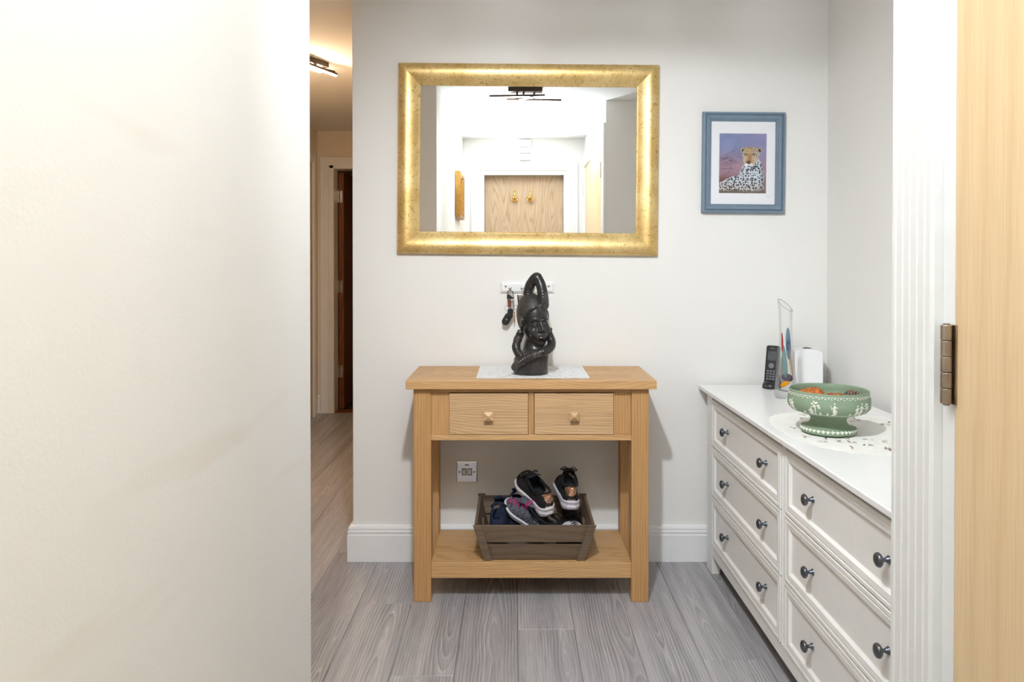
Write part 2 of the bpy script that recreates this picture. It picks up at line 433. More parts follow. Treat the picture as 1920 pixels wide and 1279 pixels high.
# ------------------------------------------------------------------ the setting
CH = 2.303
YB = 3.05
XL = -.666
fl_ = S(box('floor', (-2.8, -.62, -.12), (1.5, 8.6, -.012), 'gap', bevel=0))
# floor planks
PW, PL = .190, 1.22
def plank_mesh(x0, x1, y0, y1, par):
    cx, cy = (x0+x1)/2, (y0+y1)/2; hx, hy = (x1-x0)/2-.0004, (y1-y0)/2-.0004; c = .0012
    V = [(-hx, -hy, -.011), (hx, -hy, -.011), (hx, hy, -.011), (-hx, hy, -.011),
         (-hx, -hy, -c), (hx, -hy, -c), (hx, hy, -c), (-hx, hy, -c),
         (-hx+c, -hy+c, 0), (hx-c, -hy+c, 0), (hx-c, hy-c, 0), (-hx+c, hy-c, 0)]
    F = [(0, 3, 2, 1), (8, 9, 10, 11)]+[(i, (i+1) % 4, 4+(i+1) % 4, 4+i) for i in range(4)]+[(4+i, 4+(i+1) % 4, 8+(i+1) % 4, 8+i) for i in range(4)]
    o = mesh('plank', V, F, 'floor', par, world=False, recalc=False); o.location = (cx, cy, 0); return o
k = 0
x = -1.70
while x < 1.30:
    off = (k*.47) % PL; y = -.62-off
    while y < 6.09:
        y0, y1 = max(y, -.62), min(y+PL, 6.09)
        x0, x1 = x, x+PW
        if x1 <= -.60 and y1 < 1.6: y += PL; continue
        if x0 > -.62 and y0 > 3.1: y += PL; continue
        if y1-y0 > .05: plank_mesh(x0, x1, y0, y1, fl_)
        y += PL
    x += PW; k += 1
S(box('ceiling', (-2.8, -.62, CH), (1.5, 8.6, CH+.1), 'ceil', bevel=0))
S(box('wall_back', (XL, YB, 0), (1.42, YB+.12, CH), 'wall', bevel=.004))
S(box('wall_passage_right', (XL, YB+.12, 0), (XL+.12, 6.07, CH), 'wall2', bevel=0))
S(box('wall_right', (1.283, 1.155, 0), (1.42, YB, CH), 'wall', bevel=0))
S(box('wall_near_right', (.603, 1.055, 0), (1.42, 1.155, CH), 'wall', bevel=.003))
# right side of the entrance, with the closet opening (Y -.29 .. 1.04)
rw = MB().box((.603, 1.04, 0), (.75, 1.055, CH)).box((.603, -.36, 0), (.75, -.29, CH)).box((.603, -.29, 2.045), (.75, 1.04, CH)).box((.70, -.29, 0), (.75, 1.04, 2.045))
S(rw.build('wall_entrance_right', 'wall'))
# left wall block
V = [(-1.9, -.62, 0), (-.445, -.62, 0), (-.461, 1.68, 0), (-1.9, 1.68, 0)]
V += [(a, b_, CH) for a, b_, _ in V]
S(mesh('wall_left', V, [(0, 1, 2, 3), (4, 5, 6, 7), (0, 1, 5, 4), (1, 2, 6, 5), (2, 3, 7, 6), (3, 0, 4, 7)], 'walls', bevel=.006, seg=3))
S(box('wall_passage_left', (-1.73, 1.68, 0), (-1.61, 6.07, CH), 'wall2', bevel=0))
# far wall of the passage with an open doorway
fw = MB().box((-1.73, 6.07, 0), (-1.478, 6.20, CH)).box((-.74, 6.07, 0), (XL+.12, 6.20, CH)).box((-1.478, 6.07, 2.0), (-.74, 6.20, CH))
S(fw.build('wall_far', 'wall2'))
# front wall with the entrance door opening
fr = MB().box((-.5, -.62, 0), (-.30, -.36, CH)).box((.459, -.62, 0), (.75, -.36, CH)).box((-.30, -.62, 2.026), (.459, -.36, CH)).box((-.30, -.62, 0), (.459, -.56, 2.026))
S(fr.build('wall_front', 'wall'))
# room beyond the far door
S(box('wall_far_room_left', (-2.8, 6.2, 0), (-2.7, 8.6, CH), 'wall2', bevel=0))
S(box('wall_far_room_right', (.2, 6.2, 0), (.3, 8.6, CH), 'wall2', bevel=0))
S(box('wall_far_room_end', (-2.8, 8.5, 0), (.3, 8.6, CH), 'wall2', bevel=0))
S(MB().box((-2.7, 6.14, 0), (-1.73, 6.2, CH)).box((XL+.12, 6.14, 0), (.2, 6.2, CH)).build('wall_far_room_front', 'wall2'))
S(box('trim_7', (-1.475, 6.07, -.01), (-.745, 6.19, .006), 'redoak', bevel=.002))

# skirting: profiled, 145 high
def skirt(name, a, b_, nrm, mat='white', ext0=0, ext1=0):
    """a,b in plan; nrm = outward direction; profile (out, z)"""
    pr = [(0, 0), (.020, 0), (.020, .108), (.0155, .111), (.0155, .115), (.019, .118), (.019, .124), (.0145, .127), (.0145, .131), (.017, .134), (.013, .143), (.006, .147), (0, .147)]
    A, B, n_ = Vector(a+(0,)), Vector(b_+(0,)), Vector(nrm+(0,)); t = (B-A).normalized(); V = []
    for P, e in ((A, -ext0), (B, ext1)):
        for o_, z in pr: V.append(P+n_*o_+t*e*(o_/.02)+Vector((0, 0, z)))
    n = len(pr); F = [(i, (i+1) % n, n+(i+1) % n, n+i) for i in range(n)]+[tuple(range(n)), tuple(range(n, 2*n))]
    return S(mesh(name, V, F, mat))
skirt('baseboard_back', (XL, YB), (1.283, YB), (0, -1), ext0=.02)
skirt('baseboard_passage_right', (XL, YB), (XL, 6.07), (-1, 0), ext0=.02)
skirt('baseboard_right', (1.283, 1.155), (1.283, YB), (-1, 0))
skirt('baseboard_far', (-1.61, 6.07), (-1.585, 6.07), (0, -1))
skirt('baseboard_passage_left', (-1.61, 1.68), (-1.61, 4.98), (1, 0))
skirt('baseboard_left_end', (-1.61, 1.68), (-.461, 1.68), (0, 1), ext1=.02)

AP = [(0, 0), (0, .014), (.003, .017), (.012, .017), (.014, .0145), (.018, .0145), (.020, .017), (.030, .0175), (.032, .015), (.036, .015), (.038, .0175), (.048, .018), (.050, .0155), (.054, .0155), (.056, .018), (.066, .018), (.070, .012), (.074, .012), (.076, 0)]
# wide casing round the closet
AP2 = [(0, 0), (0, .014), (.004, .018)]
for q in range(5): AP2 += [(.012+.02*q, .018), (.014+.02*q, .0165), (.018+.02*q, .0165), (.020+.02*q, .018)]
AP2 += [(.108, .018), (.113, .014), (.115, 0)]
S(archi('trim_1', 1.155, -.345, 2.155, [(i, d) for i, d in AP2], lambda u, v, d: (.603-d, u, v)) if False else archi('trim_1', -.358, 1.155, 2.155, AP2, lambda u, v, d: (.603-d, u, v)))
ln = MB().box((.600, 1.0115, 0), (.70, 1.04, 2.045)).box((.600, -.29, 0), (.70, -.262, 2.045)).box((.600, -.262, 2.04), (.70, 1.0115, 2.045))
S(ln.build('trim_2', 'white', bevel=.001))
S(archi('trim_3', -.378, .546, 2.10, AP, lambda u, v, d: (u, -.36+d, v)))
ln = MB().box((-.30, -.56, 0), (-.264, -.36, 2.026)).box((.427, -.56, 0), (.459, -.36, 2.026)).box((-.264, -.56, 1.992), (.427, -.36, 2.026))
S(ln.build('trim_4', 'white', bevel=.001))
S(archi('trim_5', -1.584, -.672, 2.09, AP, lambda u, v, d: (u, 6.07-d, v)))
ln = MB().box((-1.508, 6.055, 0), (-1.478, 6.07, 2.03)).box((-1.478, 6.06, 0), (-1.4745, 6.20, 2.0)).box((-.745, 6.06, 0), (-.740, 6.20, 2.0)).box((-1.508, 6.055, 2.0), (-.74, 6.07, 2.03)).box((-1.478, 6.06, 1.995), (-.74, 6.2, 2.0))
S(ln.build('trim_6', 'white', bevel=.001))
S(archi('trim_8', 4.98, 5.955, 2.09, AP, lambda u, v, d: (-1.61+d, u, v)))
d4 = S(box('door_5', (-1.609, 5.06, .005), (-1.600, 5.88, 2.01), 'maple', bevel=.001))

def hinge(parent, x, y, z, axis_n, h=.108, mat='hinge', r=.0075, leaf=None):
    mb = MB()
    kn = 5
    for q in range(kn):
        z0 = z-h/2+h*q/kn+.0004; z1 = z-h/2+h*(q+1)/kn-.0004
        V, F = lathe([(r-.0008, z0), (r, z0+.0008), (r, z1-.0008), (r-.0008, z1)], 16); mb.add([(x+a, y+b_, c_) for a, b_, c_ in V], F)
    V, F = lathe([(r*.55, z-h/2-.002), (r*.55, z+h/2+.002)], 12); mb.add([(x+a, y+b_, c_) for a, b_, c_ in V], F)
    if leaf: mb.box(*leaf)
    o = mb.build('hinge', mat, parent)
    return o
# closet double doors on the right
for nm, y0, y1, hy in (('door_1', .374, 1.008, 1.0125), ('door_2', -.259, .371, -.263)):
    d = S(box(nm, (.598, y0, .008), (.638, y1, 2.036), 'maple', bevel=.0015))
    for z in (.25, 1.083, 1.86):
        hh = hinge(d, .589, hy, z, 0, h=.108)
        l = MB().box((.5955, min(hy, hy-(.0105 if hy > 0 else -.0105)), z-.054), (.5985, max(hy, hy-(.0105 if hy > 0 else -.0105)), z+.054)).box((.5965, hy, z-.054), (.6000, hy+(.022 if hy > 0 else -.022), z+.054)).build('hinge_leaf', 'hinge', d)
# entrance door with coat hooks
d = S(box('door_3', (-.262, -.52, .006), (.425, -.47, 1.99), 'ash', bevel=.0015))
for z in (.3, 1.0, 1.83):
    hinge(d, .428, -.462, z, 0, h=.11, mat='steel', r=.007)
for hx in (-.001, .135):
    mb = MB()
    mb.add(*[(lambda VF: ([(hx+a, -.470+c_, 1.80+b_) for a, b_, c_ in VF[0]], VF[1]))(lathe([(.018, 0), (.018, .003), (.014, .005)], 20))][0])
    mb.add(*tube(spline([(hx, -.468, 1.80), (hx, -.44, 1.79), (hx, -.425, 1.81), (hx, -.43, 1.85)]), .005, 8))
    mb.add(*tube(spline([(hx-.028, -.440, 1.79), (hx-.018, -.435, 1.773), (hx, -.45, 1.768), (hx+.018, -.435, 1.773), (hx+.028, -.440, 1.79)]), .0055, 8))
    for sx, zz, yy in ((0, 1.854, -.43), (-.029, 1.795, -.44), (.029, 1.795, -.44)):
        V, F = lathe([(.001, -.008), (.006, -.005), (.008, 0), (.006, .005), (.001, .008)], 12); mb.add([(hx+sx+a, yy+b_, zz+c_) for a, b_, c_ in V], F)
    o = mb.build('coat_hook', 'brass', d, smooth=True)
# open door at the end of the passage
d = S(box('door_4', (-1.469, 6.205, .008), (-1.427, 6.95, 1.985), 'redoak', bevel=.001))
for z in (.32, 1.03, 1.78):
    MB().box((-1.4735, 6.192, z-.05), (-1.462, 6.2045, z+.05)).box((-1.458, 6.2015, z-.05), (-1.436, 6.2045, z+.05)).build('hinge', 'steel', d, bevel=.001)
MB().box((-1.458, 6.955, .95), (-1.436, 6.951, 1.1)).build('latch_plate', 'steel', d)

# ------------------------------------------------------------------ console table
T = thing('console_table', 'light oak console table with two drawers and a lower shelf', 'table', (.06, 2.84, 0))
FY = 2.668
# top: framed boards
zt0, zt1 = .772, .804; tx0, tx1, ty0, ty1 = -.389, .507, 2.645, 3.024
g = .0004
bw = .075
box('top_board', (tx0, ty0, zt0), (tx1, ty0+bw, zt1), 'oakx', T, bevel=.002)
box('top_board', (tx0, ty1-bw, zt0), (tx1, ty1, zt1), 'oakx', T, bevel=.002)
box('top_board', (tx0, ty0+bw+g, zt0), (tx0+bw, ty1-bw-g, zt1-.0003), 'oaky', T, bevel=.001)
box('top_board', (tx1-bw, ty0+bw+g, zt0), (tx1, ty1-bw-g, zt1-.0003), 'oaky', T, bevel=.001)
n = 3; yy = np.linspace(ty0+bw+g, ty1-bw-g, n+1)
for i in range(n): box('top_board', (tx0+bw+g, yy[i]+g/2, zt0), (tx1-bw-g, yy[i+1]-g/2, zt1-.0002), 'oakx', T, bevel=.0008)
for lx in (-.364, .420):
    for ly in (FY, 2.947):
        box('leg', (lx, ly, 0), (lx+.063, ly+.063, .772), 'oakz', T, bevel=.0025)
# apron
box('top_rail', (-.301, FY+.006, .7565), (.420, FY+.03, .772), 'oakx', T)
box('bottom_rail', (-.301, FY+.0015, .584), (.420, 3.0, .6045), 'oakx', T)
box('apron_panel', (-.301, FY+.008, .6045), (-.2365, FY+.03, .7565), 'oakz', T)
box('apron_panel', (.3565, FY+.008, .6045), (.420, FY+.03, .7565), 'oakz', T)
box('divider', (.0495, FY+.004, .6045), (.0697, FY+.03, .7565), 'oakz', T)
box('back_apron', (-.301, 2.985, .6045), (.420, 3.003, .772), 'oakx', T)
box('side_apron', (-.355, FY+.063, .60), (-.335, 2.947, .772), 'oaky', T)
box('side_apron', (.454, FY+.063, .60), (.474, 2.947, .772), 'oaky', T)
def pyr(x, y, z, par):
    V = []; F = []
    for s_, d in ((.008, 0), (.008, .007), (.0150, .009), (.0165, .020), (.0001, .031)):
        for a, b_ in ((-1, -1), (1, -1), (1, 1), (-1, 1)): V.append((x+a*s_, y-d, z+b_*s_))
    for j in range(4):
        for i in range(4): F.append((j*4+i, j*4+(i+1) % 4, (j+1)*4+(i+1) % 4, (j+1)*4+i))
    F.append((0, 1, 2, 3)); F.append((16, 17, 18, 19))
    return mesh('knob', V, F, 'oakpale', par, bevel=.0005)
for (x0, x1, st) in ((-.2352, .0482, [.6065, .7545]), (.0712, .3552, [.6065, .6395, .6805, .7545])):
    D = box('drawer', (x0+.002, FY+.010, .6065), (x1-.002, 2.97, .748), 'oakpale', T, bevel=.001)
    for a, b_ in zip(st[:-1], st[1:]):
        box('drawer_stave', (x0, FY-.001, a+.0001), (x1, FY+.010, b_-.0001), 'oakpale', D, bevel=.0008)
    pyr((x0+x1)/2, FY-.001, .675, D)
# shelf
box('shelf_rail', (-.301, FY+.002, .086), (.420, FY+.024, .143), 'oakx', T, bevel=.002)
box('shelf_rail', (-.301, 2.98, .086), (.420, 3.0, .143), 'oakx', T)
yy = np.linspace(FY+.0245, 2.98, 5)
for i in range(4): box('shelf_board', (-.301 if i else -.301, yy[i]+.0002, .122), (.420, yy[i+1]-.0002, .1428), 'oakx', T, bevel=.0006)

# lace runner on the table
def cloth(name, x0, x1, y0, y1, z, h, inside, hole, mat, label, cat, wav=.0006):
    nx, ny = int((x1-x0)/h), int((y1-y0)/h); V = []; idx = {}; F = []
    def vid(i, j):
        if (i, j) not in idx:
            x, y = x0+i*h, y0+j*h
            idx[(i, j)] = len(V); V.append((x, y, z+wav+wav*mnoise.noise(Vector((x*25, y*25, 0)))))
        return idx[(i, j)]
    for i in range(nx):
        for j in range(ny):
            x, y = x0+(i+.5)*h, y0+(j+.5)*h
            if inside(x, y) and not hole(x, y): F.append((vid(i, j), vid(i+1, j), vid(i+1, j+1), vid(i, j+1)))
    T_ = thing(name, label, cat, ((x0+x1)/2, (y0+y1)/2, z))
    o = mesh('cloth', V, F, mat, T_)
    s = o.modifiers.new('solid', 'SOLIDIFY'); s.thickness = .0012; s.offset = 1
    return T_, o
rx0, rx1, ry0, ry1 = -.140, .274, 2.690, 3.012
def r_in(x, y):
    px = .006*abs(math.sin((y-ry0)*PI/.0246)); py = .006*abs(math.sin((x-rx0)*PI/.0246))
    return rx0+.005-px < x < rx1-.005+px and ry0+.005-py < y < ry1-.005+py
holes = []
rr = random.Random(3)
for q in range(12):
    for e in (0, 1):
        holes.append((rx0+.02+q*.034, (ry0+.014) if e else (ry1-.014), .0048, .0048))
for q in range(8):
    for e in (0, 1): holes.append(((rx0+.014) if e else (rx1-.014), ry0+.03+q*.037, .0048, .0048))
for q in range(60):
    a = rr.uniform(rx0+.03, rx1-.03); b_ = rr.uniform(ry0+.03, ry1-.03)
    for s_ in range(3): holes.append((a+rr.uniform(-.006, .006), b_+rr.uniform(-.006, .006), rr.uniform(.002, .0055), .0026))
hg = {}
for q in holes: hg.setdefault((int(q[0]/.02), int(q[1]/.02)), []).append(q)
def r_hole(x, y):
    a, b_ = int(x/.02), int(y/.02)
    for i in (-1, 0, 1):
        for j in (-1, 0, 1):
            for (cx, cy, sx, sy) in hg.get((a+i, b_+j), ()):
                if ((x-cx)/sx)**2+((y-cy)/sy)**2 < 1: return True
    return False
RN, _ = cloth('lace_runner', rx0, rx1, ry0, ry1, .8042, .0017, r_in, r_hole, 'lace', 'white lace runner with cut-out holes under the black carved head', 'tablecloth')
V = []; F = []
mb = MB()
for q in range(90):
    a = rr.uniform(rx0+.015, rx1-.015); b_ = rr.uniform(ry0+.015, ry1-.015); an = rr.uniform(0, PI); L = rr.uniform(.004, .008)
    pts = [(a+math.cos(an)*L*c_-math.sin(an)*.0012*s_, b_+math.sin(an)*L*c_+math.cos(an)*.0012*s_, .8072) for c_, s_ in ((-1, 0), (-.5, -1), (.5, -1), (1, 0), (.5, 1), (-.5, 1))]
    mb.add(pts, [(0, 1, 2, 3, 4, 5)])
stuff(mb.build('embroidery', 'darkhole', RN))

# ------------------------------------------------------------------ carved head
def statue():
    T_ = thing('carved_stone_head', 'black polished stone carving of a head with looped braids and pointed crest', 'sculpture', (.061, 2.795, .8068))
    def P(px, py, y=0): return ((px-996)/505, y, (705-py)/505)
    yaw = math.radians(-22)   # face turned to the viewer's right
    hc = P(1003, 607)
    def loc(X, Y, Z):
        # face frame: u right, v = towards viewer, w up, with a slight tilt
        x, y, z = X-hc[0], -(Y-0), Z-hc[2]
        tl = math.radians(6); x, z = x*math.cos(tl)-z*math.sin(tl)*-1, -x*math.sin(tl)*1+z*math.cos(tl)
        c, s = math.cos(yaw), math.sin(yaw)
        return c*x+s*y, (-s*x+c*y)/1.05, z/1.10
    def head(X, Y, Z):
        u, v, ww = loc(X, Y, Z)
        d = ell(u, v, ww, (0, -.008, .018), (.054, .062, .074))
        d = smin(d, ell(u, v, ww, (0, .012, -.034), (.040, .041, .054)), .02)     # jaw and chin
        d = smin(d, ell(u, v, ww, (0, .036, -.070), (.014, .012, .012)), .014)
        # eye sockets
        for sx in (-1, 1):
            d = smax(d, -ell(u, v, ww, (sx*.0215, .066, -.004), (.014, .012, .010)), .008)
            d = smin(d, ell(u, v, ww, (sx*.0205, .0505, -.006), (.0105, .007, .0062)), .002)
            d = smax(d, -caps(u, v, ww, [(sx*.010, .0585, -.006), (sx*.0205, .0605, -.0045), (sx*.031, .054, -.0065)], [.0012]*3), .0015)
            d = smin(d, caps(u, v, ww, [(sx*.008, .058, .008), (sx*.021, .058, .013), (sx*.034, .047, .008)], [.003, .0035, .003]), .007)
            d = smin(d, ell(u, v, ww, (sx*.026, .042, -.028), (.015, .013, .015)), .014)
        # nose
        d = smin(d, caps(u, v, ww, [(0, .053, .006), (0, .060, -.012), (0, .066, -.025)], [.0045, .006, .0075]), .006)
        for sx in (-1, 1):
            d = smin(d, ell(u, v, ww, (sx*.0095, .060, -.0275), (.0066, .0066, .0055)), .004)
            d = smax(d, -ell(u, v, ww, (sx*.0065, .066, -.0325), (.0028, .004, .0025)), .001)
        # lips
        d = smin(d, ell(u, v, ww, (0, .050, -.046), (.020, .012, .014)), .008)
        d = smin(d, ell(u, v, ww, (0, .0595, -.0425), (.0145, .0055, .0042)), .0025)
        d = smin(d, ell(u, v, ww, (0, .0585, -.0515), (.0135, .006, .0048)), .0025)
        d = smax(d, -caps(u, v, ww, [(-.016, .058, -.047), (0, .0665, -.0465), (.016, .058, -.047)], [.0012]*3), .0015)
        return d
    def f(X, Y, Z):
        base = smax(np.sqrt((X/.0665)**2+(Y/.056)**2)*.056-.056, Z-(.088-.25*X*0-.018*np.clip(-(X+.02)*30, 0, 1)), .022)
        base = smin(base, ell(X, Y, Z, (-.040, -.014, .026), (.029, .040, .050)), .010)
        base = smax(base, -Z, .003)
        base = smax(base, ell(X, Y, Z, (.0, 0, .02), (.069, .06, .14)), .01)
        d = base
        d = smin(d, caps(X, Y, Z, [P(1003, 668), P(1004, 640, .006)], [.050, .038]), .015)
        d = smin(d, head(X, Y, Z), .006)
        # plaited band along the hairline
        u, v, ww = loc(X, Y, Z); pl = (ww+.006-1.25*v)/1.6
        d = smin(d, smax(np.abs(pl)-.0036, ell(u, v, ww, (-.001, -.010, .021), (.0600, .0680, .0800)), .003), .002)
        d = smin(d, caps(u, v, ww, [(0, .052, .058), (0, .060, .036)], [.0038, .0022]), .002)
        # ears and earrings
        d = smin(d, ell(X, Y, Z, P(980, 604, -.046), (.008, .012, .019)), .004)
        d = smin(d, ell(X, Y, Z, P(975, 624, -.034), (.0110, .010, .0095)), .002)
        d = smin(d, ell(X, Y, Z, P(1033, 621, .0), (.008, .008, .007)), .002)
        # braids looping under the chin and across the chest
        b1 = spline([P(975, 630, -.018), P(970, 642, -.020), P(968, 655, -.028), P(975, 668, -.040), P(988, 672, -.05), P(1002, 665, -.056)], 4)
        b2 = spline([P(1029, 628, .0), P(1035, 642, -.012), P(1033, 652, -.034), P(1022, 659, -.058), P(1004, 664, -.066), P(988, 671, -.066), P(974, 681, -.056), P(966, 690, -.040)], 4)
        d = smin(d, caps(X, Y, Z, b1, [.0150]*40, ridge=(720, .0015)), .003)
        d = smin(d, caps(X, Y, Z, b2, [.0150]*50, ridge=(720, .0015)), .003)
        # crest: two braids meeting in a point
        k1 = spline([P(992, 568, .014), P(991, 552, .014), P(995, 537, .010), P(1001, 527, 0), P(1007, 523, -.004)], 4)
        k2 = spline([P(1019, 574, -.026), P(1018, 554, -.024), P(1015, 538, -.016), P(1010, 525, -.008), P(1008, 521, -.004)], 4)
        d = smin(d, caps(X, Y, Z, k1, list(np.linspace(.0195, .0175, 20)), ridge=(720, .0010)), .004)
        d = smin(d, caps(X, Y, Z, k2, list(np.linspace(.0215, .0150, 20)), ridge=(720, .0010)), .004)
        d = smin(d, ell(X, Y, Z, P(1006, 523, -.002), (.018, .016, .019)), .008)
        return d
    lo = (-.095, -.095, -.004); hi = (.095, .085, .395); h = .0021
    o = sdf_obj('carving', f, lo, hi, h, 'stone', T_)
    # rough hair cap laid over the skull
    def cap(X, Y, Z):
        u, v, ww = loc(X, Y, Z)
        d = ell(u, v, ww, (-.002, -.012, .022), (.0575, .0665, .079))
        d = smax(d, -(ww+.006-1.25*v)/1.6, .004)
        return smax(d, -(ww+.035), .004)
    sdf_obj('hair_cap', cap, lo, hi, .0024, 'stonematt', T_)
    return T_
statue()

# ------------------------------------------------------------------ crate
CR = thing('wooden_crate', 'brown stained slatted wooden crate of shoes on the lower shelf', 'crate', (.0715, 2.832, .1432))
HX0, HX1, HY0, HY1, HH = .178, .216, .140, .176, .138
def cxy(t): return HX0+(HX1-HX0)*t, HY0+(HY1-HY0)*t
def hexa(name, pts, mat, parent, bevel=.0012):
    F = [(0, 1, 2, 3), (7, 6, 5, 4), (0, 4, 5, 1), (1, 5, 6, 2), (2, 6, 7, 3), (3, 7, 4, 0)]
    return mesh(name, pts, F, mat, parent, world=False, bevel=bevel)
for sy in (-1, 1):
    for z0, z1 in ((.002, .062), (.072, HH)):
        a, b_ = z0/HH, z1/HH; (xa, ya), (xb, yb) = cxy(a), cxy(b_); t = .009
        pts = [(-xa, sy*ya, z0), (xa, sy*ya, z0), (xa, sy*(ya-t), z0), (-xa, sy*(ya-t), z0), (-xb, sy*yb, z1), (xb, sy*yb, z1), (xb, sy*(yb-t), z1), (-xb, sy*(yb-t), z1)]
        hexa('slat', pts, 'crate', CR)
    for sx in (-1, 1):
        (xa, ya), (xb, yb) = cxy(0), cxy(1.03); w_ = .030; t = .010
        xo = .004
        pts = [(sx*(xa+xo), sy*(ya+t), 0), (sx*(xa+xo-w_), sy*(ya+t), 0), (sx*(xa+xo-w_), sy*ya, 0), (sx*(xa+xo), sy*ya, 0),
               (sx*(xb+xo), sy*(yb+t), HH*1.03), (sx*(xb+xo-w_), sy*(yb+t), HH*1.03), (sx*(xb+xo-w_), sy*yb, HH*1.03), (sx*(xb+xo), sy*yb, HH*1.03)]
        hexa('corner_post', pts, 'crate', CR, .002)
for sx in (-1, 1):
    # end board with a hand hole
    n = 48; Vv = []; F = []
    def outer(a):
        c_, s_ = math.cos(a), math.sin(a); k_ = 1/max(abs(c_), abs(s_)); yy_, zz = c_*k_, s_*k_
        z = (zz+1)/2*HH*1.02+.001; return (HY0+(HY1-HY0)*z/HH-.0095)*yy_, z
    for lay in (0, 1):
        for kind in (0, 1):
            for i in range(n):
                a = 2*PI*i/n
                if kind == 0: y, z = outer(a)
                else: y, z = .042*math.cos(a), .094+.014*math.sin(a)
                x = sx*(cxy(z/HH)[0]-.001-lay*.010); Vv.append((x, y, z))
    for i in range(n):
        j = (i+1) % n
        F += [(i, j, n+j, n+i), (2*n+i, 3*n+i, 3*n+j, 2*n+j), (i, 2*n+i, 2*n+j, j), (n+i, n+j, 3*n+j, 3*n+i)]
    mesh('end_board', Vv, F, 'crate', CR, world=False)
for i in range(4):
    y0 = -HY0+.010+i*(2*HY0-.02)/4
    mesh('base_board', bxv((-HX0+.012, y0+.001, .003), (HX0-.012, y0+(2*HY0-.02)/4-.001, .010)), BF, 'crate', CR, world=False, bevel=.001)

